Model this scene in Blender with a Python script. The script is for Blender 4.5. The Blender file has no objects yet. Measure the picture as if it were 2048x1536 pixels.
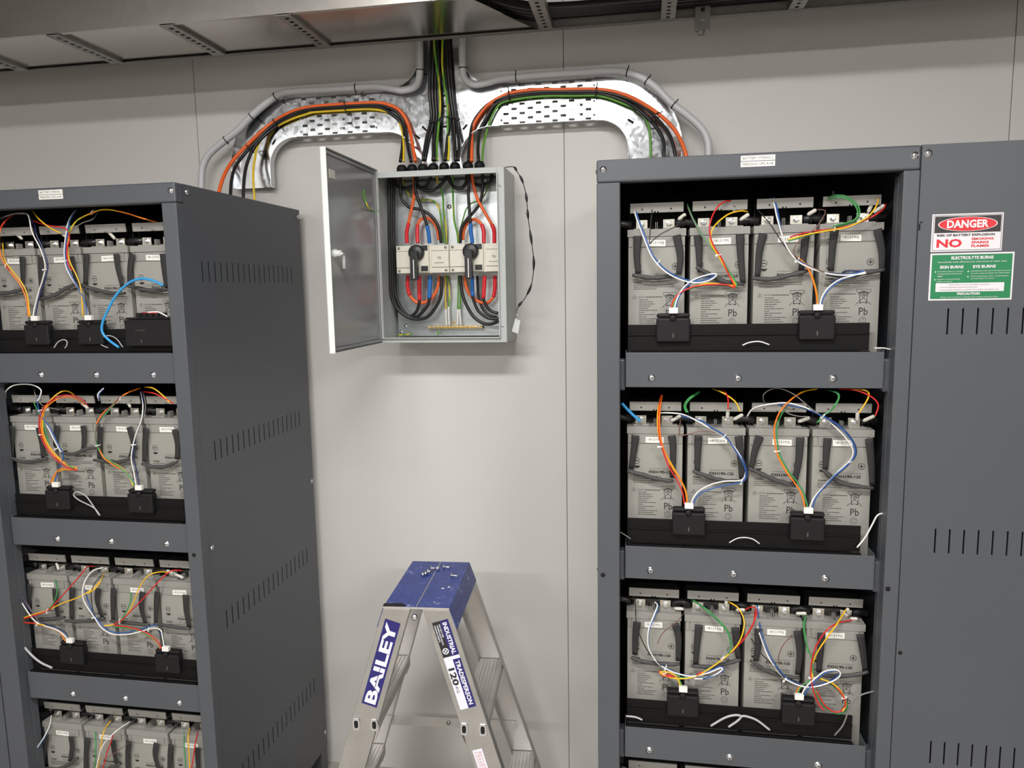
import bpy, math, random
from mathutils import Vector, Matrix
random.seed(7)
SC = bpy.context.scene
COL = SC.collection
# ------------------------------------------------------------------ camera
F, YAW, PITCH, ROLL, CZ = 1472.18, .1734, .1273, -.0176, 1.686
_cy, _sy, _cp, _sp, _c, _s = math.cos(YAW), math.sin(YAW), math.cos(PITCH), math.sin(PITCH), math.cos(ROLL), math.sin(ROLL)
R0 = Vector((_cy, _sy, 0)); FW = Vector((-_sy * _cp, _cy * _cp, -_sp)); U0 = Vector((-_sy * _sp, _cy * _sp, _cp))
RT = _c * R0 + _s * U0; UP = -_s * R0 + _c * U0
cam = bpy.data.cameras.new('camera'); co = bpy.data.objects.new('camera', cam); COL.objects.link(co)
m = Matrix((RT, UP, -FW)).transposed().to_4x4(); m.translation = (0, 0, CZ); co.matrix_world = m
cam.sensor_width = 36; cam.lens = F / 2048 * 36; cam.clip_start = .02
SC.camera = co
# ------------------------------------------------------------------ world, lamps, exposure
W = bpy.data.worlds.new('world'); SC.world = W; W.use_nodes = True
W.node_tree.nodes['Background'].inputs[0].default_value = (.9, .92, 1, 1)
W.node_tree.nodes['Background'].inputs[1].default_value = .05
def area(name, loc, sx, sy, power, col=(1, .99, .985)):
    l = bpy.data.lights.new(name, 'AREA'); l.shape = 'RECTANGLE'; l.size = sx; l.size_y = sy; l.energy = power; l.color = col
    o = bpy.data.objects.new(name, l); COL.objects.link(o); o.location = loc; return o
area('ceiling_lamp_near', (-.35, .12, 2.905), 1.25, .24, 36)
area('ceiling_lamp_rear', (-.9, -2.15, 2.905), 1.25, .24, 36)
area('fill_light_right', (2.0, -2.15, 2.905), 1.25, .24, 66)  # added fill that brightens the left rack's side panel
area('fill_light_left', (-2.7, -2.15, 2.905), 1.25, .24, 36)  # added fill for the left wall and the left rack's front
SC.view_settings.view_transform = 'Standard'; SC.view_settings.look = 'None'
SC.view_settings.gamma = 1; SC.view_settings.use_curve_mapping = False
SC.view_settings.exposure = 0.74
try: SC.cycles.use_denoising = True; SC.cycles.max_bounces = 8
except Exception: pass

# ------------------------------------------------------------------ helpers
def at(u, v, Y):
    a = (u - 1024) / F; b = (v - 768) / F
    d = FW + a * RT - b * UP
    return Vector((d.x / d.y * Y, Y, CZ + d.z / d.y * Y))
def atz(u, v, Z):
    a = (u - 1024) / F; b = (v - 768) / F
    d = FW + a * RT - b * UP; t = (Z - CZ) / d.z
    return Vector((d.x * t, d.y * t, Z))
CR = dict(A=(0, 0, 2.844), B=(620, 0, 2.381), C=(620, 280, 3.34), D=(1180, 300, 3.2), E=(0, 360, 3.6575), F=(0, 740, 4.043),
          G=(0, 1080, 3.369), H=(660, 1100, 3.524), I=(1230, 760, 3.657), J=(1230, 1140, 3.657), K=(1760, 260, 3.49),
          L=(740, 330, 6.4), M=(740, 470, 6.144), P=(0, 0, 1.))
def tr(c, *xy):
    x0, y0, s = CR[c]
    return [(x0 + xy[i] / s, y0 + xy[i + 1] / s) for i in range(0, len(xy), 2)]
def cat(pts, n=5):
    P = [Vector(p) for p in pts]
    if len(P) < 3: return P
    P = [2 * P[0] - P[1]] + P + [2 * P[-1] - P[-2]]; out = []
    for i in range(1, len(P) - 2):
        a, b, c, d = P[i - 1:i + 3]
        for k in range(n):
            t = k / n
            out.append(.5 * ((2 * b) + (c - a) * t + (2 * a - 5 * b + 4 * c - d) * t * t + (3 * b - a - 3 * c + d) * t ** 3))
    out.append(P[-2]); return out

_fc = {}
def glyphs(s, bold=False):
    k = (s, bold)
    if k not in _fc:
        cu = bpy.data.curves.new('t', 'FONT'); cu.body = s; cu.size = 1; cu.resolution_u = 2
        if bold: cu.offset = .035
        o = bpy.data.objects.new('t', cu); COL.objects.link(o)
        bpy.context.view_layer.update()
        me = bpy.data.meshes.new_from_object(o.evaluated_get(bpy.context.evaluated_depsgraph_get()))
        V = [(v.co.x, v.co.y) for v in me.vertices]; Fs = [tuple(p.vertices) for p in me.polygons]
        bpy.data.objects.remove(o); bpy.data.curves.remove(cu); bpy.data.meshes.remove(me)
        x0 = min(v[0] for v in V); x1 = max(v[0] for v in V); y0 = min(v[1] for v in V); y1 = max(v[1] for v in V)
        _fc[k] = ([((x - x0) / (x1 - x0), (y - y0) / (y1 - y0)) for x, y in V], Fs, (x1 - x0) / (y1 - y0))
    return _fc[k]

class MB:
    def __init__(s): s.v = []; s.f = []; s.m = []; s.mats = []; s.sm = []
    def mi(s, mat):
        if mat not in s.mats: s.mats.append(mat)
        return s.mats.index(mat)
    def add(s, V, Fs, mat, smooth=False):
        n = len(s.v); k = s.mi(mat); s.v += [Vector(p) for p in V]
        for f in Fs: s.f.append([i + n for i in f]); s.m.append(k); s.sm.append(smooth)
        return s
    def box(s, x0, x1, y0, y1, z0, z1, mat, M=None):
        V = [Vector((x, y, z)) for x in (x0, x1) for y in (y0, y1) for z in (z0, z1)]
        if M: V = [M @ p for p in V]
        return s.add(V, [(0, 1, 3, 2), (4, 6, 7, 5), (0, 4, 5, 1), (2, 3, 7, 6), (0, 2, 6, 4), (1, 5, 7, 3)], mat)
    def prism(s, poly, o, X, Y, N, mat):            # poly (2d) in axes X,Y from point o, extruded along N
        o = Vector(o); X = Vector(X); Y = Vector(Y); N = Vector(N); n = len(poly)
        a = [o + X * p[0] + Y * p[1] for p in poly]; b = [p + N for p in a]
        return s.add(a + b, [tuple(range(n)), tuple(reversed(range(n, 2 * n)))] + [(i, i + n, (i + 1) % n + n, (i + 1) % n) for i in range(n)], mat)
    def hull4(s, a, b, t, mat):                      # quad prism from quads a,b (lists of 4 points)
        return s.add(list(a) + list(b), [(0, 1, 2, 3), (7, 6, 5, 4), (0, 4, 5, 1), (1, 5, 6, 2), (2, 6, 7, 3), (3, 7, 4, 0)], mat)
    def tube(s, pts, r, mat, n=8, flat=None, smooth=True):
        P = [Vector(p) for p in pts]; rings = []
        up = Vector((0, 1, 0))
        for i, p in enumerate(P):
            t = (P[min(i + 1, len(P) - 1)] - P[max(i - 1, 0)]).normalized()
            if abs(t.dot(up)) > .95:
                up2 = Vector((1, 0, 0))
            else: up2 = up
            b = t.cross(up2).normalized(); c = b.cross(t).normalized()
            rr = r(i / (len(P) - 1)) if callable(r) else r
            ra, rb = (rr, rr) if flat is None else (rr, flat)
            rings.append([p + b * ra * math.cos(2 * math.pi * k / n) + c * rb * math.sin(2 * math.pi * k / n) for k in range(n)])
        V = [q for g in rings for q in g]; Fs = []
        for i in range(len(P) - 1):
            for k in range(n):
                Fs.append((i * n + k, i * n + (k + 1) % n, (i + 1) * n + (k + 1) % n, (i + 1) * n + k))
        s.add(V, Fs, mat, smooth)
        L = len(V); base = len(s.v) - L
        k = s.mi(mat)
        s.f.append([base + i for i in reversed(range(n))]); s.m.append(k); s.sm.append(False)
        s.f.append([base + L - n + i for i in range(n)]); s.m.append(k); s.sm.append(False)
        return s
    def lathe(s, o, ax, prof, mat, n=16, smooth=True):  # prof: (r, h) along ax
        o = Vector(o); ax = Vector(ax).normalized(); a = ax.orthogonal().normalized(); b = ax.cross(a); V = []; Fs = []
        for r, h in prof:
            V += [o + ax * h + (a * math.cos(2 * math.pi * k / n) + b * math.sin(2 * math.pi * k / n)) * max(r, 1e-5) for k in range(n)]
        for i in range(len(prof) - 1):
            for k in range(n): Fs.append((i * n + k, i * n + (k + 1) % n, (i + 1) * n + (k + 1) % n, (i + 1) * n + k))
        return s.add(V, Fs, mat, smooth)
    def text(s, t, o, w, h, mat, X=(1, 0, 0), Z=(0, 0, 1), bold=False):  # left-bottom o, width w (None keeps aspect), height h
        V, Fs, asp = glyphs(t, bold); X = Vector(X).normalized(); Z = Vector(Z).normalized(); o = Vector(o)
        if w is None: w = h * asp
        return s.add([o + X * (x * w) + Z * (y * h) for x, y in V], Fs, mat)
    def rect(s, o, w, h, mat, X=(1, 0, 0), Z=(0, 0, 1)):
        X = Vector(X).normalized(); Z = Vector(Z).normalized(); o = Vector(o)
        return s.add([o, o + X * w, o + X * w + Z * h, o + Z * h], [(0, 1, 2, 3)], mat)
    def disc(s, o, r0, r1, mat, X=(1, 0, 0), Z=(0, 0, 1), n=28, ry=1.):
        X = Vector(X); Z = Vector(Z); o = Vector(o); V = []
        for k in range(n):
            d = X * math.cos(2 * math.pi * k / n) + Z * (math.sin(2 * math.pi * k / n) * ry); V += [o + d * r0, o + d * r1]
        return s.add(V, [(2 * k, 2 * k + 1, (2 * k + 3) % (2 * n), (2 * k + 2) % (2 * n)) for k in range(n)], mat)
    def line(s, a, b, w, mat, N=(0, 1, 0)):          # thin flat stroke from a to b
        a = Vector(a); b = Vector(b); q = (b - a).cross(Vector(N)).normalized() * w / 2
        return s.add([a - q, b - q, b + q, a + q], [(0, 1, 2, 3)], mat)
    def build(s, name, parent=None, bevel=0, origin=None, ref=None):
        if parent is not None: org = parent['_o'] if '_o' in parent else (0, 0, 0); org = Vector(org)
        elif origin is not None: org = Vector(origin)
        else:
            zs = min(p.z for p in s.v); org = sum(s.v, Vector()) / len(s.v); org.z = zs
        me = bpy.data.meshes.new(name); me.from_pydata([p - org for p in s.v], [], s.f)
        for mt in s.mats: me.materials.append(mt)
        me.polygons.foreach_set('material_index', s.m); me.polygons.foreach_set('use_smooth', s.sm)
        me.update()
        o = bpy.data.objects.new(name, me); COL.objects.link(o)
        if parent is not None: o.parent = parent; o['_o'] = list(org)
        else: o.location = org; o['_o'] = list(org)
        if bevel:
            b = o.modifiers.new('bevel', 'BEVEL'); b.width = bevel; b.segments = 2; b.limit_method = 'ANGLE'; b.angle_limit = .7
        return o
def tag(o, label, cat, group=None):
    o['label'] = label; o['category'] = cat
    if group: o['group'] = group
    return o
def thing(name, loc, label, cat, group=None):
    o = bpy.data.objects.new(name, None); COL.objects.link(o); o.location = loc; o['_o'] = list(loc); o.empty_display_size = .05
    return tag(o, label, cat, group)
def structure(o): o['kind'] = 'structure'; return o
def dup(root, loc, label):
    r = root.copy(); COL.objects.link(r); r.location = loc; r['label'] = label; r['_o'] = list(loc)
    for ch in list(root.children):
        c = ch.copy(); COL.objects.link(c); c.parent = r; c['_o'] = list(loc)
        for g in list(ch.children):
            d = g.copy(); COL.objects.link(d); d.parent = c
    return r

# ------------------------------------------------------------------ materials
def srgb(r, g, b):
    f = lambda c: (c / 255 / 12.92) if c / 255 < .04045 else ((c / 255 + .055) / 1.055) ** 2.4
    return (f(r), f(g), f(b), 1)
def mat(name, col, rough=.5, metal=0, noise=0, scale=40, bump=0, spec=.5, trans=0, emit=0, bscale=None, rvar=0):
    M = bpy.data.materials.new(name); M.use_nodes = True; nt = M.node_tree; b = nt.nodes['Principled BSDF']
    b.inputs['Base Color'].default_value = col; b.inputs['Roughness'].default_value = rough; b.inputs['Metallic'].default_value = metal
    b.inputs['Specular IOR Level'].default_value = spec
    if trans: b.inputs['Transmission Weight'].default_value = trans
    if emit: b.inputs['Emission Color'].default_value = col; b.inputs['Emission Strength'].default_value = emit
    tc = nt.nodes.new('ShaderNodeTexCoord')
    if noise or rvar:
        n = nt.nodes.new('ShaderNodeTexNoise'); n.inputs['Scale'].default_value = scale; n.inputs['Detail'].default_value = 4
        nt.links.new(tc.outputs['Object'], n.inputs['Vector'])
        if noise:
            r = nt.nodes.new('ShaderNodeValToRGB')
            r.color_ramp.elements[0].color = tuple(c * (1 - noise) for c in col[:3]) + (1,)
            r.color_ramp.elements[1].color = tuple(min(1, c * (1 + noise)) for c in col[:3]) + (1,)
            r.color_ramp.elements[0].position = .3; r.color_ramp.elements[1].position = .7
            nt.links.new(n.outputs['Fac'], r.inputs[0]); nt.links.new(r.outputs[0], b.inputs['Base Color'])
        if rvar:
            mr = nt.nodes.new('ShaderNodeMapRange'); mr.inputs[3].default_value = rough - rvar; mr.inputs[4].default_value = rough + rvar
            nt.links.new(n.outputs['Fac'], mr.inputs[0]); nt.links.new(mr.outputs[0], b.inputs['Roughness'])
    if bump:
        n2 = nt.nodes.new('ShaderNodeTexNoise'); n2.inputs['Scale'].default_value = bscale or scale * 4; n2.inputs['Detail'].default_value = 3
        nt.links.new(tc.outputs['Object'], n2.inputs['Vector'])
        bu = nt.nodes.new('ShaderNodeBump'); bu.inputs['Strength'].default_value = bump; bu.inputs['Distance'].default_value = .002
        nt.links.new(n2.outputs['Fac'], bu.inputs['Height']); nt.links.new(bu.outputs[0], b.inputs['Normal'])
    return M
def galv(name, base, rough, lo=.82):
    M = bpy.data.materials.new(name); M.use_nodes = True; nt = M.node_tree; b = nt.nodes['Principled BSDF']
    b.inputs['Metallic'].default_value = 1; b.inputs['Roughness'].default_value = rough
    tc = nt.nodes.new('ShaderNodeTexCoord'); v = nt.nodes.new('ShaderNodeTexVoronoi'); v.inputs['Scale'].default_value = 90
    n = nt.nodes.new('ShaderNodeTexNoise'); n.inputs['Scale'].default_value = 7; n.inputs['Detail'].default_value = 6
    nt.links.new(tc.outputs['Object'], v.inputs['Vector']); nt.links.new(tc.outputs['Object'], n.inputs['Vector'])
    mx = nt.nodes.new('ShaderNodeMix'); mx.data_type = 'FLOAT'; mx.inputs[0].default_value = .55
    sx = nt.nodes.new('ShaderNodeSeparateColor'); nt.links.new(v.outputs['Color'], sx.inputs[0])
    nt.links.new(sx.outputs[0], mx.inputs[2]); nt.links.new(n.outputs['Fac'], mx.inputs[3])
    r = nt.nodes.new('ShaderNodeValToRGB'); r.color_ramp.elements[0].position = .15; r.color_ramp.elements[1].position = .85
    r.color_ramp.elements[0].color = tuple(c * lo for c in base) + (1,); r.color_ramp.elements[1].color = tuple(base) + (1,)
    nt.links.new(mx.outputs[0], r.inputs[0]); nt.links.new(r.outputs[0], b.inputs['Base Color'])
    mr = nt.nodes.new('ShaderNodeMapRange'); mr.inputs[3].default_value = rough - (1 - lo) * .4; mr.inputs[4].default_value = rough + (1 - lo) * .5
    nt.links.new(mx.outputs[0], mr.inputs[0]); nt.links.new(mr.outputs[0], b.inputs['Roughness'])
    return M
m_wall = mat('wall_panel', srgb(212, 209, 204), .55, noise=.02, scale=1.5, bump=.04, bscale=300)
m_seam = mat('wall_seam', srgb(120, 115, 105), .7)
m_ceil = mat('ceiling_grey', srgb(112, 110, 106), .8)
m_wall2 = mat('painted_wall', srgb(138, 135, 130), .7)
m_floor = mat('vinyl_floor', srgb(165, 160, 152), .4, noise=.06, scale=3)
m_paint = mat('rack_paint', srgb(78, 81, 86), .42, noise=.03, scale=3, bump=.12, bscale=700)
m_inner = mat('rack_inner', srgb(20, 19, 19), .7)  # near-black: shade inside the racks is put into the colour
m_black = mat('black_plastic', srgb(25, 24, 25), .55, bump=.05, bscale=900, spec=.25)
m_blackm = mat('black_metal', srgb(14, 13, 13), .6, spec=.2)
m_hole = mat('dark_hole', srgb(14, 14, 14), .9)
m_batt = mat('battery_grey', srgb(148, 146, 139), .5, noise=.02, scale=10, bump=.05, bscale=600)
m_lid = mat('battery_lid', srgb(142, 140, 134), .5)
m_print = mat('black_print', srgb(34, 33, 33), .6)
m_print2 = mat('fine_print', srgb(86, 84, 80), .6)
m_white = mat('white_label', srgb(232, 230, 224), .5)
m_strap = mat('black_webbing', srgb(42, 41, 41), .75, noise=.15, scale=300, bump=.3, bscale=900)
m_rope = mat('handle_sleeve', srgb(66, 65, 64), .6, noise=.12, scale=150)
m_zinc = mat('zinc_bolt', (.82, .82, .84, 1), .25, 1)
m_nick = mat('terminal_metal', (.70, .68, .60, 1), .3, 1, noise=.15, scale=80)
m_clear = mat('faston_sleeve', srgb(206, 202, 192), .35)
m_galv = galv('galvanised_wall_tray', (.62, .64, .66), .15, .85)
m_galv2 = galv('galvanised_overhead', (.60, .575, .545), .2, .97)
m_galv3 = galv('galvanised_side_wall', (.66, .63, .59), .3, .95)
m_mplate = galv('zinc_mounting_plate', (.62, .66, .67), .34, .93)
m_rung = mat('strut_metal', (.40, .39, .37, 1), .45, 1, noise=.1, scale=30)
m_strut = mat('dull_zinc', (.30, .29, .275, 1), .6, .6, noise=.08, scale=30)
m_encl = mat('enclosure_paint', srgb(188, 192, 190), .4, bump=.05, bscale=700)
m_encd = mat('enclosure_door_inside', srgb(150, 151, 152), .16, bump=.03, bscale=400)
m_edge = mat('enclosure_edge_white', srgb(222, 224, 222), .4)
m_switch = mat('switch_cream', srgb(226, 222, 208), .4)
m_conduit = mat('grey_conduit', srgb(200, 200, 202), .4)
m_brass = mat('brass', (.72, .5, .2, 1), .35, 1, noise=.2, scale=120)
m_alu = mat('ladder_aluminium', (.54, .525, .505, 1), .38, .92, noise=.10, scale=14, rvar=.08, bump=.05, bscale=120)
def wire(n, r, g, b): return mat(n, srgb(r, g, b), .35)
WC = dict(w=wire('wire_white', 228, 226, 222), b=wire('wire_blue', 40, 84, 150), n=wire('wire_navy', 34, 46, 92), r=wire('wire_red', 204, 38, 34),
          y=wire('wire_yellow', 236, 184, 30), o=wire('wire_orange', 240, 122, 24), g=wire('wire_green', 62, 142, 78), k=wire('wire_black', 40, 38, 38),
          s=wire('wire_grey', 120, 116, 112), t=wire('wire_brown', 116, 84, 76), c=wire('cable_blue', 52, 150, 210), v=wire('cable_grey_white', 176, 174, 176))
WN = dict(w='white', b='blue', n='navy', r='red', y='yellow', o='orange', g='green', k='black', s='grey', t='brown', c='light blue', v='pale grey')
m_corange = mat('cable_orange', srgb(240, 104, 44), .4)
m_cblack = mat('cable_black', srgb(34, 33, 33), .35)
m_red = mat('sleeve_red', srgb(222, 48, 56), .35); m_blue = mat('sleeve_blue', srgb(42, 112, 190), .35)
def gy(name):
    M = mat(name, srgb(206, 196, 40), .4); nt = M.node_tree; b = nt.nodes['Principled BSDF']
    tc = nt.nodes.new('ShaderNodeTexCoord'); n = nt.nodes.new('ShaderNodeTexWave'); n.inputs['Scale'].default_value = 14; n.bands_direction = 'X'; n.inputs['Distortion'].default_value = 2
    nt.links.new(tc.outputs['Object'], n.inputs['Vector']); r = nt.nodes.new('ShaderNodeValToRGB'); r.color_ramp.interpolation = 'CONSTANT'
    r.color_ramp.elements[0].color = srgb(92, 158, 42); r.color_ramp.elements[1].color = srgb(222, 200, 44); r.color_ramp.elements[1].position = .55
    nt.links.new(n.outputs['Fac'], r.inputs[0]); nt.links.new(r.outputs[0], b.inputs['Base Color']); return M
m_gy = gy('earth_green_yellow'); m_yel = mat('earth_yellow', srgb(232, 196, 42), .4)
m_grn = mat('earth_green', srgb(96, 156, 50), .4)

# ================================================================== ROOM
YW, XL, XR, YB, ZC = 2.322, -3.4, 2.9, -2.9, 3.0
seams = [-1.4544, -.2318, 1.0074]
mb = MB(); xs = [XL] + seams + [XR]
for i in range(4):
    mb.box(xs[i] + (.0012 if i else 0), xs[i + 1] - (.0012 if i < 3 else 0), YW, YW + .06, 0, ZC, m_wall)
    if i: mb.box(xs[i] - .0013, xs[i] + .0013, YW + .0025, YW + .05, 0, ZC, m_seam)
structure(mb.build('wall_back'))
structure(MB().box(XL - .06, XL, YB, YW + .06, 0, ZC, m_wall2).build('wall_left'))
structure(MB().box(XR, XR + .06, YB, YW + .06, 0, ZC, m_wall2).build('wall_right'))
structure(MB().box(XL - .06, XR + .06, YB - .06, YB, 0, ZC, m_wall2).build('wall_front'))
structure(MB().box(XL - .06, XR + .06, YB - .06, YW + .06, -.06, 0, m_floor).build('floor'))
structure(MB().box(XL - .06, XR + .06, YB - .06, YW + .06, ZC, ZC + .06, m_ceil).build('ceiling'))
m_lamp = mat('lamp_diffuser', (1, .97, .9, 1), .5, emit=6)
for nm, x, y, lb in (('near', -.35, .12, 'long ceiling lamp nearest the cable trays, white housing'), ('rear', -.9, -2.15, 'long ceiling lamp at the far back of the room'), ('right', 2.0, -2.15, 'added fill lamp on the ceiling near the right wall'), ('side', -2.7, -2.15, 'added fill lamp on the ceiling near the left wall')):
    t = thing('ceiling_lamp', (x, y, ZC), lb, 'lamp', 'ceiling lamps')  # the right and side fixtures are added, housing the fill lights
    MB().box(x - .68, x + .68, y - .15, y + .15, ZC - .07, ZC - .001, m_edge).build('housing', t, .004)
    MB().box(x - .64, x + .64, y - .125, y + .125, ZC - .082, ZC - .0705, m_lamp).build('diffuser', t)

# ================================================================== screws
def screw_geo(p, n, r=.0065, mb=None):
    mb = mb or MB()
    n = Vector(n).normalized()
    mb.lathe(p, n, [(r * 1.25, 0), (r * 1.25, .0009), (r, .001), (r * .96, r * .35), (r * .7, r * .62), (r * .3, r * .72), (0, r * .73)], m_zinc, 14)
    a = n.orthogonal().normalized()
    if abs(n.y) > .8: a = Vector((1, 0, .35)).normalized()
    b = n.cross(a)
    for d, e in ((a, b), (b, a)):
        q = Vector(p) + n * r * .745
        mb.add([q - d * r * .5 - e * r * .09, q + d * r * .5 - e * r * .09, q + d * r * .5 + e * r * .09, q - d * r * .5 + e * r * .09], [(0, 1, 2, 3)], m_hole)
    return mb

# ================================================================== plates with holes
def holed(mb, U, V, holes, P, T, mat):
    """plate spanned by breakpoints; holes list of (u0,u1,v0,v1); P(u,v)->Vector; T thickness vector"""
    us = sorted(set([U[0], U[1]] + [h[i] for h in holes for i in (0, 1)])); vs = sorted(set([V[0], V[1]] + [h[i] for h in holes for i in (2, 3)]))
    nu, nv = len(us), len(vs); T = Vector(T)
    iu = {u: i for i, u in enumerate(us)}; iv = {v: i for i, v in enumerate(vs)}
    solid = [[True] * (nv - 1) for _ in range(nu - 1)]
    for h in holes:
        for i in range(iu[h[0]], iu[h[1]]):
            for j in range(iv[h[2]], iv[h[3]]): solid[i][j] = False
    G = [P(u, v) for u in us for v in vs]; N = len(G); idx = lambda i, j: i * nv + j
    Fs = []
    for i in range(nu - 1):
        for j in range(nv - 1):
            if not solid[i][j]: continue
            a, b, c, d = idx(i, j), idx(i + 1, j), idx(i + 1, j + 1), idx(i, j + 1)
            Fs += [(a, b, c, d), (d + N, c + N, b + N, a + N)]
            for (p, q, ii, jj) in ((a, b, i, j - 1), (b, c, i + 1, j), (c, d, i, j + 1), (d, a, i - 1, j)):
                if ii < 0 or jj < 0 or ii >= nu - 1 or jj >= nv - 1 or not solid[ii][jj]: Fs.append((q, p, p + N, q + N))
    mb.add(G + [g + T for g in G], Fs, mat)

# ================================================================== RACKS
RAILZ = [1.545, 1.1065, .668, .2295]
ZT = 1.953
def build_rack(x0, x1, yf, pl, pr, label, side, labtxt, labx, screws_rail):
    t = thing('battery_rack', ((x0 + x1) / 2, (yf + 2.27) / 2, 0), label, 'rack')
    yb = 2.274
    hd = MB().box(x0, x1, yf, yf + .03, 1.906, ZT, m_paint).build('top_beam', t, .004)
    sc = MB(); 
    for sx in (x0 + .014, x1 - .012): screw_geo((sx, yf, 1.933), (0, -1, 0), .006).build('screw', hd)
    for xa, xb in ((x0, x0 + pl), (x1 - pr, x1)):
        po = MB(); po.box(xa, xb, yf, yf + .03, 0, 1.9055, m_paint)
        inn = xb if xa == x0 else xa
        po.box(min(inn, inn + (-.004 if xa == x0 else .004)), max(inn, inn + (-.004 if xa == x0 else .004)), yf + .03, yf + .055, .02, 1.9, m_paint)
        p = po.build('post', t, .004)
        hz = at(1213, 1150, yf).z
        hx = xa + .012 if xa == x0 else xb - .022
        MB().lathe((hx, yf - .0006, hz), (0, -1, 0), [(.0052, 0), (.0052, .0004), (0, .0004)], m_hole, 12).build('bolt_hole', p)
    # side panels
    rows = [(1.771, .052), (1.311, .052), (.851, .052), (.391, .052)]
    for sx, nm in ((x0, 'left'), (x1, 'right')):
        holes = []
        if (side == 'right' and nm == 'right') or (side == 'none' and nm == 'left'):
            for z, h in rows:
                for k in range(18):
                    y = 1.714 + k * .02841; holes.append((y - .0024, y + .0024, round(z - h, 4), z))
        mb = MB(); s = 1 if nm == 'right' else -1
        holed(mb, (yf + .03, yb), (.10, ZT - .0045), holes, lambda u, v: Vector((sx - s * .0005, u, v)), (-s * .0010, 0, 0), m_paint)
        if holes:
            mb.box(min(sx - s * .012, sx - s * .016), max(sx - s * .012, sx - s * .016), yf + .06, yb - .03, .15, ZT - .03, m_hole)  # dark sheet behind the slots stands in for the shade inside
        pn = mb.build('side_panel', t)
        for y, z in ((yf + .0455, 1.935), (yb - .012, 1.93), (yf + .045, 1.04), (yb - .015, 1.06), (yb - .015, .155)):
            if nm == 'right' and side == 'right' or nm == 'left' and side != 'right': screw_geo((sx + s * .0005, y, z), (s, 0, 0), .0055).build('screw', pn)
        for yy in (yb - .045,):
            MB().box(min(sx - s * .003, sx - s * .045), max(sx - s * .003, sx - s * .045), yy, yb - .001, 0, .2, m_paint).build('foot', t)
    MB().box(x0 + .0005, x1 - .0005, yf + .028, yb, ZT - .0045, ZT - .0005, m_paint).build('top_panel', t)
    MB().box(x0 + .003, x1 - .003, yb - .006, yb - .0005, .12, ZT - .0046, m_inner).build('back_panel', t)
    ra, rb = x0 + .061, x1 - .0425
    for k, z in enumerate(RAILZ):
        r = MB(); r.box(ra, rb, yf + .0255, yf + .0275, z - .076, z, m_paint)
        for e in (ra, rb - .002): r.box(e, e + .002, yf + .0276, yf + .07, z - .076, z + .004, m_paint)
        rl = r.build('shelf_rail', t, .0008)
        for q in screws_rail:
            screw_geo((ra + q, yf + .0255, z - .055), (0, -1, 0), .0068).build('screw', rl)
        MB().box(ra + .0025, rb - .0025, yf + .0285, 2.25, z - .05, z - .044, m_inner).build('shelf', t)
        for e0, e1 in ((x0 + pl - .004, ra - .001), (rb + .001, x1 - pr + .004)):
            MB().box(min(e0, e1), max(e0, e1), yf + .034, yf + .064, z - .085, z - .015, m_paint).build('shelf_bracket', t, .004)
        bar = MB()
        bar.box(ra + .004, rb - .026, yf + .042, yf + .046, z + .002, z + .06, m_blackm)
        bar.box(ra + .004, rb - .026, yf + .0385, yf + .0415, z + .036, z + .039, m_blackm)
        bar.box(ra + .004, rb - .026, yf + .031, yf + .0415, z - .03, z + .0015, m_blackm)
        bar.build('module_mounting_bar', t, .0008)
    for j, s_ in enumerate(labtxt):
        z = 1.937 - j * .0118
        l = MB(); l.rect((labx, yf - .0006, z), .067, .0105, m_white); l.rect((labx + .067, yf - .0005, z), -.067, .0105, m_white)
        l.text(s_, (labx + .004, yf - .001, z + .0027), .059, .0052, m_print2); l.build('label_plate', hd)['label'] = 'white name plate'
    return t
build_rack(-.0919, .5404, 1.6, .049, .0304, 'grey open-front battery rack on the right, under the right end of the wall tray', 'none', ['BATTERY STRING 2', 'FEEDING UPS A+B'], .2, (.0565, .238, .430))
build_rack(-1.7174, -1.0851, 1.624, .057, .039, 'grey open-front battery rack on the left with slotted side panel facing the ladder', 'right', ['BATTERY STRING 1', 'FEEDING UPS A+B'], -1.453, (.135, .295, .455))

# right hand cabinet
cabt = thing('vented_cabinet', (.88, 1.93, 0), 'closed grey cabinet with slotted panel and hazard stickers, against the right rack', 'cabinet')
holes = []
for z, xs0 in ((1.634, .605), (1.180, .605), (.709, .620), (.25, .62)):
    for k in range(19):
        x = xs0 + k * .0272; holes.append((round(x - .0017, 5), round(x + .0017, 5), round(z - .052, 4), z))
mb = MB(); holed(mb, (.5414, 1.2), (.0, ZT), holes, lambda u, v: Vector((u, 1.6, v)), (0, .0025, 0), m_paint)
mb.box(.56, 1.18, 1.615, 1.62, .1, 1.9, m_hole)  # dark backing sheet put in for the unlit cabinet interior
pn = mb.build('front_panel', cabt)
screw_geo((.553, 1.6, 1.936), (0, -1, 0), .006).build('screw', pn)
MB().box(.5414, 1.2, 1.603, 2.27, ZT - .004, ZT, m_paint).build('top_panel', cabt)
MB().box(1.197, 1.2, 1.603, 2.27, 0, ZT - .005, m_paint).build('side_panel', cabt)
MB().box(.5414, .5434, 1.603, 2.27, 0, ZT - .005, m_paint).build('side_panel', cabt)
lt = MB(); p = at(1839, 452, 1.5992)
lt.box(p.x - .0012, p.x + .0012, 1.5985, 1.5995, p.z - .008, p.z + .004, m_hole); lt.box(p.x, p.x + .005, 1.5985, 1.5995, p.z + .0062, p.z + .008, m_hole); lt.build('latch_slot', pn)
p = at(1690 + 372 / 3.369, 1080 + 760 / 3.369, 1.5995)
MB().lathe((p.x, 1.5995, p.z), (0, -1, 0), [(.0042, 0), (.0042, .0004), (0, .0004)], m_hole, 12).build('bolt_hole', pn)

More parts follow.
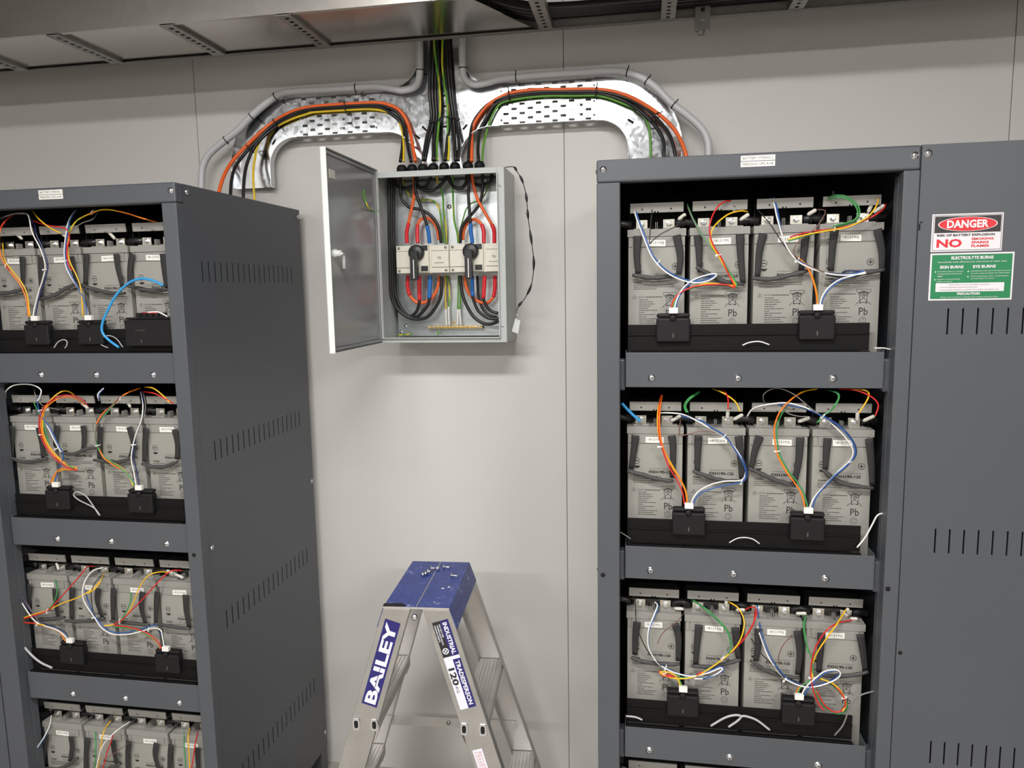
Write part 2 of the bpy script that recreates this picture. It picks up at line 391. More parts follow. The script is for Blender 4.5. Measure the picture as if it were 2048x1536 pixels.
t = thing('vented_cabinet', (-2.05, 1.95, 0), 'grey cabinet edge at the left border beside the left rack', 'cabinet')
MB().box(-2.36, -1.7205, 1.624, 1.627, .05, ZT, m_paint).build('front_panel', t, .001)
MB().box(-2.36, -1.7205, 1.6275, 2.27, ZT - .004, ZT, m_paint).build('top_panel', t)
MB().box(-2.36, -2.357, 1.6275, 2.27, 0, ZT - .005, m_paint).build('side_panel', t)
MB().box(-1.7235, -1.7205, 1.6275, 2.27, 0, ZT - .005, m_paint).build('side_panel', t)
# ---- hazard stickers
m_sred = mat('sign_red', srgb(214, 32, 44), .4); m_sgreen = mat('sign_green', srgb(24, 124, 76), .4); m_swhite = mat('sign_white', srgb(226, 220, 224), .4); m_sblack = mat('sign_black', srgb(40, 36, 38), .4)
def sticker_base(mb, x0, x1, z0, z1, Y, mat_):
    mb.box(x0, x1, Y, Y + .0006, z0, z1, mat_)
Ys = 1.5992
mb = MB(); x0, x1, z0, z1 = .566, .694, 1.7455, 1.8185
sticker_base(mb, x0, x1, z0, z1, Ys, m_swhite)
Q = Ys - .0003
def bx2(a, b, c, d, mt, dy=0): mb.rect((a, Q - dy, c), b - a, d - c, mt)
bx2(x0 + .005, x1 - .004, z1 - .0365, z1 - .0045, m_sblack)
for a, b, c, d in ((x0 + .0025, x1 - .002, z1 - .0032, z1 - .0024), (x0 + .0025, x1 - .002, z0 + .0024, z0 + .0032), (x0 + .0025, x0 + .0033, z0 + .0024, z1 - .0024), (x1 - .0028, x1 - .002, z0 + .0024, z1 - .0024)): bx2(a, b, c, d, m_sblack)
cx = (x0 + x1) / 2 + .0005; cz = z1 - .0203
mb.disc((cx, Q - .0003, cz), 0, .0535, m_swhite, ry=.262, n=40); mb.disc((cx, Q - .0006, cz), 0, .0515, m_sred, ry=.255, n=40)
mb.text('DANGER', (cx - .0375, Q - .0009, cz - .0075), .075, .0155, m_swhite, bold=True)
mb.text('RISK OF BATTERY EXPLOSION', (x0 + .01, Q - .0003, z1 - .0435), .104, .0045, m_sblack, bold=True)
mb.text('NO', (x0 + .010, Q - .0003, z0 + .008), .046, .0165, m_sred, bold=True)
for i, s_ in enumerate(('SMOKING', 'SPARKS', 'FLAMES')): mb.text(s_, (x0 + .073, Q - .0003, z0 + .0215 - i * .0068), (.039, .031, .032)[i], .0046, m_sred, bold=True)
tag(mb.build('danger_sign'), 'red, black and white DANGER battery explosion sticker above the green one', 'sign')
mb = MB(); x0, x1, z0, z1 = .5665, .7175, 1.650, 1.7425
sticker_base(mb, x0, x1, z0, z1, Ys, m_swhite)
bx2(x0 + .003, x1 - .003, z0 + .003, z1 - .003, m_sgreen)
Q2 = Q - .0004
def T(s_, a, z, w, h, mt=m_swhite, b=True): mb.text(s_, (x0 + a, Q2, z1 - z), w, h, mt, bold=b)
T('ELECTROLYTE BURNS', .038, .0125, .076, .0062)
T('Immediately wash affected area with plenty of water, then', .014, .0195, .124, .0038, b=False)
T('SKIN BURNS', .018, .0300, .043, .0058); T('EYE BURNS', .078, .0300, .041, .0058)
for a, z, w, s_ in ((.014, .0372, .047, 'If possible remove or saturate'), (.014, .0418, .045, 'contaminated clothing with'), (.014, .0464, .01, 'water'), (.014, .0525, .042, 'If patient is distressed take'), (.014, .0570, .028, 'patient to doctor'),
                  (.075, .0372, .070, 'Immediately wash eye with large amounts'), (.075, .0418, .069, 'of water using emergency eye wash bottle'), (.075, .0475, .068, 'Hold eyelid open, after rendering first'), (.075, .0520, .043, 'aid, take patient to doctor')):
    T(s_, a, z, w, .0028, b=False)
for a, z in ((.010, .0362), (.010, .0515), (.070, .0362), (.070, .0465)): mb.disc((x0 + a, Q2, z1 - z), 0, .0013, m_swhite, n=8)
mb.rect((x0 + .012, Q2, z1 - .0755), .124, .017, m_swhite)
for a, z, w, s_ in ((.036, .0635, .074, 'Notes: Burns must be attended in good time'), (.020, .0685, .068, 'Lead acid: affected neutralise and treat eyes'), (.020, .0735, .106, 'Nickel alkaline batteries: neutralise thoroughly with dilute acid')):
    mb.text(s_, (x0 + a, Q2 - .0003, z1 - z), w, .0028, m_print2)
T('PRECAUTION', .052, .0822, .041, .0050); T('Always wear protective clothing when dealing with electrolyte', .022, .0880, .104, .003, b=False)
tag(mb.build('first_aid_sign'), 'green and white ELECTROLYTE BURNS first aid sticker below the danger sticker', 'sign')

# ================================================================== BATTERIES
BW = .1262
def battery_print(mb, x, y, zt):
    Y = y - .0006
    def minus(cx, cz, plus=False):
        mb.disc((cx, Y, cz), .0062, .0072, m_print, n=24)
        mb.rect((cx - .0042, Y, cz - .0009), .0084, .0018, m_print)
        if plus: mb.rect((cx - .0009, Y - .0001, cz - .0042), .0018, .0084, m_print)
    minus(x + .0225, zt - .079); minus(x + .1035, zt - .081, True)
    for s_ in (0, 1): mb.add([(x + .0155 + s_ * .001, Y - .0001, zt - .0905 - s_ * .003), (x + .0305 - s_ * .001, Y - .0001, zt - .0905 - s_ * .003), (x + .027 - s_ * .002, Y, zt - .094 - s_ * .002), (x + .019 + s_ * .002, Y, zt - .094 - s_ * .002)], [(0, 1, 2, 3)], m_print)
    mb.text('Valve Regulated Lead-acid Battery', (x + .050, Y, zt - .0985), .056, .0028, m_print2)
    mb.text('FXH190-12S', (x + .050, Y, zt - .108), .053, .0068, m_print, bold=True)
    mb.text('YUASA', (x + .014, Y, zt - .1165), .019, .0038, m_print, bold=True); mb.text('12V 190Ah', (x + .052, Y, zt - .1165), .026, .0036, m_print2)
    rnd = random.Random(3)
    def dashes(xa, z, w, h=.0016):
        a = xa
        while a < xa + w:
            l = rnd.uniform(.003, .009); l = min(l, xa + w - a); mb.rect((a, Y, z), l, h, m_print2); a += l + .0009
    for i, w in enumerate((.088, .088, .05)): dashes(x + .014, zt - .1215 - i * .0043, w)
    dashes(x + .078, zt - .1385, .03, .0013)
    zz = zt - .146
    mb.text('CAUTION', (x + .024, Y, zz - .0025), .015, .0032, m_print2); dashes(x + .041, zz - .0022, .036, .0022)
    for i, w in enumerate((.02, .030, .034, .026, .020, .040, .012, .036, .016, .045, .034, .040)): dashes(x + .026, zz - .0078 - i * .0047, w)
    a = Vector((x + .0115, Y, zz - .0045))
    for p_, q_ in (((0, 0), (.0045, .008)), ((.0045, .008), (.009, 0)), ((0, 0), (.009, 0))): mb.line(a + Vector((p_[0], 0, p_[1])), a + Vector((q_[0], 0, q_[1])), .0006, m_print2)
    mb.rect((a.x + .0041, Y, a.z + .0018), .0008, .0036, m_print2)
    # crossed-out bin
    bx, bz = x + .0925, zz - .0085
    def L(p_, q_, w=.0009): mb.line((bx + p_[0], Y - .0001, bz + p_[1]), (bx + q_[0], Y - .0001, bz + q_[1]), w, m_print)
    L((-.0085, .009), (-.0062, -.011)); L((.0085, .009), (.0062, -.011)); L((-.0062, -.011), (.0062, -.011)); L((-.0105, .009), (.0105, .009), .0016)
    L((-.009, .0112), (.009, .0112), .0009); L((-.004, .0125), (.004, .0125), .001); L((-.003, .005), (.004, .005), .0018)
    L((-.0155, .014), (.0155, -.0155), .0008); L((.0155, .014), (-.0155, -.0155), .0008)
    mb.disc((bx + .006, Y, bz - .0118), 0, .0016, m_print, n=10); mb.disc((bx - .006, Y, bz - .0118), 0, .0014, m_print, n=10)
    mb.text('Pb', (x + .0845, Y, zt - .192), .0178, .0158, m_print)
    mb.disc((x + .0925, Y, zt - .2035), .0068, .0076, m_print2, n=24)
    for k in range(3):
        th = 2 * math.pi * k / 3 + .5; th2 = th + 1.4
        mb.line((x + .0925 + .0045 * math.cos(th), Y, zt - .2035 + .0045 * math.sin(th)), (x + .0925 + .0045 * math.cos(th2), Y, zt - .2035 + .0045 * math.sin(th2)), .0009, m_print2)

def battery_proto():
    x, y, zt = 0, 0, .297
    t = thing('battery', (0, 0, 0), 'proto', 'battery', 'grey lead acid batteries in the racks')
    c = MB(); c.box(x + .002, x + BW - .002, y + .004, y + .54, 0, zt - .0165, m_batt)
    c.box(x + .013, x + BW - .013, y + .0012, y + .0039, zt - .038, zt - .0168, m_lid)
    c.box(x + .0025, x + .011, y + .0018, y + .0039, zt - .038, zt - .0168, m_lid); c.box(x + BW - .011, x + BW - .0025, y + .0018, y + .0039, zt - .038, zt - .0168, m_lid)
    c.build('case', t, .0015)
    pr = MB(); battery_print(pr, x, y + .004, zt); pr.build('case_print', t)['label'] = 'black printing on the case front'
    l = MB(); l.box(x, x + BW, y, y + .09, zt - .016, zt, m_lid)
    for sx in (.031, .094): l.box(x + sx - .017, x + sx + .019, y + .012, y + .06, zt + .0002, zt + .003, m_lid)
    for sx in (.0605, .064): l.box(x + sx, x + sx + .0012, y + .012, y + .03, zt, zt + .016, m_lid)
    l.build('lid', t, .0015)
    h = MB(); h.box(x + .003, x + BW - .003, y + .092, y + .5, zt - .016, zt + .052, m_black)
    h.box(x + .006, x + BW - .006, y + .0095, y + .094, zt + .040, zt + .0515, m_black)
    h.box(x + .004, x + .0055, y + .03, y + .094, zt + .001, zt + .05, m_black); h.box(x + BW - .0055, x + BW - .004, y + .03, y + .094, zt + .001, zt + .05, m_black)
    h.build('terminal_hood', t, .001)
    fp = MB(); holed(fp, (.006, BW - .006), (zt + .036, zt + .0565), [(.030, .0335, zt + .0415, zt + .045), (.092, .0955, zt + .0415, zt + .045), (.058, .061, zt + .036, zt + .039), (.0645, .067, zt + .036, zt + .039)],
                     lambda u, v: Vector((u, .006 + (zt + .0565 - v) * .12, v)), (0, .0028, 0), m_lid)
    fp.build('cover_strip', t)
    for sx in (.031, .090):
        tm = MB(); tm.box(x + sx - .0125, x + sx + .0125, y + .024, y + .0265, zt + .003, zt + .022, m_nick)
        tm.box(x + sx - .0125, x + sx + .0125, y + .0267, y + .05, zt + .0032, zt + .006, m_nick)
        tm.lathe((x + sx, y + .0238, zt + .0125), (0, -1, 0), [(.0072, 0), (.0072, .0014), (.0052, .0015), (.0052, .0055), (.0035, .0058), (0, .0058)], m_zinc, 6, False)
        tm.build('terminal', t, .0006)
    return t
proto = battery_proto()
# straps are separate per battery (own pose): bands L, R and carrying rope, traced on plane y=1.653
def strap(root, c, L, R, rope, Y, shift=None):
    org = Vector(root['_o'])
    def P3(l, y): return [at(u, v, y) for u, v in tr(c, *l)]
    s_ = MB()
    for l in (L, R):
        if not l: continue
        p = cat(P3(l, Y), 5)
        s_.tube(p, lambda t: .0088 - .003 * t, m_strap, 8, flat=.0012)
    p = cat(P3(rope, Y - .006), 5)
    wob = random.Random(int(org.x * 1e4))
    s_.tube(p, lambda t: .0052 * (1 - .35 * abs(2 * t - 1) ** 4) + .0006 * math.sin(t * 23 + org.x * 9), m_rope, 8, flat=.0042)
    o = s_.build('carry_strap', root)
    return o
POS4 = ['leftmost', 'second from left', 'third from left', 'rightmost']
ROWN = ['top', 'second', 'third', 'bottom']
ZLID = [1.812, 1.373, .932, .495]
STR = {
 ('R',0):[('D',(305,550,300,680,310,790),(555,545,578,680,568,795),(270,800,400,818,560,800)),
          ('D',(690,545,697,640,700,755),(960,540,965,680,980,855),(680,748,760,795,860,842,985,860)),
          ('D',(1110,535,1085,640,1070,815),(1380,525,1370,650,1350,775),(1035,818,1150,828,1280,802,1410,768)),
          ('D',(1565,510,1552,620,1542,775),(1840,505,1868,640,1868,770),(1515,796,1650,805,1760,785,1885,766))],
 ('R',1):[('I',(150,405,140,500,117,650),(415,405,425,500,420,715),(88,665,200,692,300,722,425,742)),
          ('I',(610,405,605,540,602,670),(905,410,918,550,928,725),(570,665,700,712,800,738,935,740)),
          ('I',(1060,410,1022,520,995,650),(1355,420,1342,600,1310,755),(978,645,1100,700,1200,742,1320,775)),
          ('I',(1555,425,1545,540,1538,655),(1860,430,1875,600,1882,770),(1518,655,1600,722,1700,765,1890,792))],
 ('R',2):[('J',(162,380,150,480,145,620),(440,390,465,500,462,665),(120,640,200,668,350,690,475,688)),
          ('J',(615,400,600,540,590,690),(880,420,888,540,903,645),(565,702,700,710,800,688,920,655)),
          ('J',(1050,430,1045,560,1030,665),(1335,445,1352,600,1335,765),(992,662,1080,722,1200,768,1352,790)),
          ('J',(1510,460,1502,600,1490,745),(1795,470,1815,600,1832,735),(1480,762,1600,778,1750,768,1852,745))],
 ('L',0):[('E',(-70,560,-70,680,-60,800),(162,560,165,660,168,760),(-90,800,0,828,100,818,190,792)),
          ('E',(300,560,300,700,305,860),(520,560,540,660,560,745),(285,875,400,842,480,795,575,750)),
          ('E',(632,540,628,640,622,760),(850,540,862,640,895,780),(578,765,700,802,800,825,915,828)),
          ('E',(968,540,950,640,945,765),(1190,540,1205,680,1220,790),(920,770,1050,800,1130,810,1215,805))],
 ('L',1):[('F',(100,455,95,600,100,700),(310,465,338,600,347,710),(75,702,180,742,300,735,385,715)),
          ('F',(462,450,450,560,445,620),(672,450,680,540,672,640),(500,672,600,680,680,645,775,628)),
          ('F',(810,460,805,600,800,715),(1045,460,1078,600,1055,700),(758,728,900,746,1000,735,1080,700)),
          ('F',(1180,470,1170,620,1165,740),(1412,480,1435,600,1430,720),(1148,755,1220,780,1330,782,1435,742))],
 ('L',2):[('G',(200,300,190,420,200,520),(370,330,375,420,392,520),(185,525,260,535,350,532,435,520)),
          ('G',(488,320,482,420,480,530),(662,325,655,410,690,525),(440,543,500,548,600,545,705,528)),
          ('G',(765,325,760,430,762,540),(960,350,952,450,980,565),(745,545,820,552,900,562,1005,574)),
          ('G',(1060,350,1052,450,1050,560),(1250,370,1255,480,1275,590),(1038,562,1150,582,1220,592,1280,598))],
 ('L',3):[('G',(310,1310,300,1400,290,1520),(478,1325,485,1400,470,1490),(280,1536,380,1545,450,1520,525,1470)),
          ('G',(590,1335,580,1430,575,1560),(760,1350,770,1430,790,1520),(570,1570,680,1565,760,1530,815,1505)),
          ('G',(868,1355,860,1450,858,1580),(1055,1370,1045,1450,1075,1560),(840,1580,950,1590,1060,1580,1120,1570)),
          ('G',(1155,1380,1145,1450,1140,1580),(1330,1400,1330,1450,1340,1580),(1120,1590,1220,1590,1280,1590,1345,1590))],
}
BX = {'R': [-.0285 + i * .1335 for i in range(4)], 'L': [-1.6665 + i * .1335 for i in range(4)]}
BY = {'R': 1.666, 'L': 1.690}
first = True
for side, sn in (('R', 'right'), ('L', 'left')):
    for r in range(4):
        for i in range(4):
            if side == 'R' and r == 3 and i > 0 and False: continue
            loc = (BX[side][i], BY[side], ZLID[r] - .297)
            lab = 'grey battery, %s of four, %s row of the %s rack' % (POS4[i], ROWN[r], sn)
            if first:
                b = proto; b.location = loc; b['_o'] = list(loc); b['label'] = lab; first = False
                for ch in b.children: ch['_o'] = list(loc)
            else: b = dup(src, loc, lab)
            if first is False and b is proto: src = proto
            if (side, r) in STR: pend = (b, side, r, i)
            globals().setdefault('BL', []).append((b, side, r, i))
            s_ = MB(); X0, Z0 = loc[0] + (.042 + .004 * ((i * 7 + r * 3) % 3)), loc[2] + .297 - .0365
            dz = .0012 * ((i + r) % 3 - 1)
            tiltX = (1, 0, .02 * ((i * 5 + r * 2) % 3 - 1))
            s_.add([Vector((X0, loc[1] + .0006, Z0)), Vector((X0 + .0405, loc[1] + .0006, Z0 + dz)), Vector((X0 + .0405, loc[1] + .0006, Z0 + dz + .0135)), Vector((X0, loc[1] + .0006, Z0 + .0135))], [(0, 1, 2, 3)], m_white)
            s_.text('1812193J', (X0 + .005, loc[1] + .0002, Z0 + .0035), .031, .0068, m_print2, X=tiltX)
            globals().setdefault('SL', []).append((b, s_))
for b, s_ in SL: s_.build('serial_label', b)['label'] = 'white serial sticker'
for b, side, r, i in BL:
    if (side, r) in STR:
        c, L, R, rope = STR[(side, r)][i]
        strap(b, c, L, R, rope, 1.660 if side == 'R' else 1.684)

# links between neighbouring batteries
for side, sn in (('R', 'right'), ('L', 'left')):
    for r in range(4):
        z = ZLID[r]; y = BY[side] + .034
        for i in range(-1, 4):
            xa = BX[side][0] + i * .1335 + .104; xb = xa + .045
            if i == -1: xa = BX[side][0] - .035; xb = xa + .045
            if i == 3: xb = xa + .035
            l = MB(); l.tube([(xa, y, z + .0125), (xa + (xb - xa) * .5, y + .004, z + .016), (xb, y, z + .0125)], .0085, m_cblack, 10)
            where = 'left of the batteries' if i == -1 else ('right of the batteries' if i == 3 else 'between batteries %s' % ('one and two','two and three','three and four')[i])
            tag(l.build('battery_link'), 'black link cable %s, %s row of the %s rack' % (where, ROWN[r], sn), 'cable', 'black links between batteries')

# ================================================================== MONITOR MODULES
def module(xc, zc, Y, label, first=[None]):
    loc = (xc, Y, zc)
    if first[0] is None:
        t = thing('monitoring_module', loc, label, 'electronic module', 'black battery monitoring modules')
        x, z, y = xc, zc, Y
        b = MB(); b.box(x - .036, x + .036, y, y + .022, z, z + .052, m_black); b.box(x - .0355, x + .0355, y + .004, y + .022, z + .0525, z + .062, m_black)
        b.build('housing', t, .004)
        MB().lathe((x - .001, y + .001, z + .052), (0, -1, 0), [(.007, 0), (.007, .003), (.005, .0045), (0, .0048)], m_black, 16).build('retaining_knob', t)
        MB().box(x - .0012, x + .0012, y - .0006, y, z + .010, z + .019, m_print2).build('status_light', t)
        first[0] = t; return t
    return dup(first[0], loc, label)
# plug white connector positions come from harness definitions
def ypath(n, ya, ym, yb):
    out = []
    for i in range(n):
        t = i / (n - 1)
        if t < .22: y = ya + (ym - ya) * (t / .22)
        elif t > .85: y = ym + (yb - ym) * (t - .85) / .15
        else: y = ym
        out.append(y)
    return out
def wire_part(root, c, pts, colr, r=.00165, off=0, ya=1.680, ym=1.640, yb=1.634, name='wire', dx=0):
    P2 = tr(c, *pts); P2 = [Vector((p[0], p[1], 0)) for p in P2]
    C = cat(P2, 6); n = len(C); ys = ypath(n, ya, ym, yb); out = []
    for i, p in enumerate(C):
        t = (C[min(i + 1, n - 1)] - C[max(i - 1, 0)]); t = Vector((-t.y, t.x, 0))
        if t.length > 0: t.normalize()
        q = p + t * off
        out.append(at(q.x + dx, q.y, ys[i] + abs(off) * .0003))
    mb = MB(); mb.tube(out, r, WC[colr], 7)
    o = mb.build(name, root); o['label'] = WN[colr] + ' wire'
    return o
def tie(root, c, x, y, ang, Y, w=.011, mt=None):
    p = tr(c, x, y)[0]; q = at(p[0], p[1], Y)
    d = Vector((math.cos(ang), 0, math.sin(ang))); e = Vector((-d.z, 0, d.x))
    M = MB(); ring = [q + d * (w / 2 * math.cos(a)) + Vector((0, 1, 0)) * (w / 2 * .6 * math.sin(a)) for a in [2 * math.pi * k / 12 for k in range(13)]]
    M.tube(ring, .0012, mt or WC['w'], 6)
    h = q - d * w / 2
    M.box(-.002, .002, -.002, .002, -.002, .002, mt or WC['w'], Matrix.Translation(h))
    o = M.build('cable_tie', root); return o
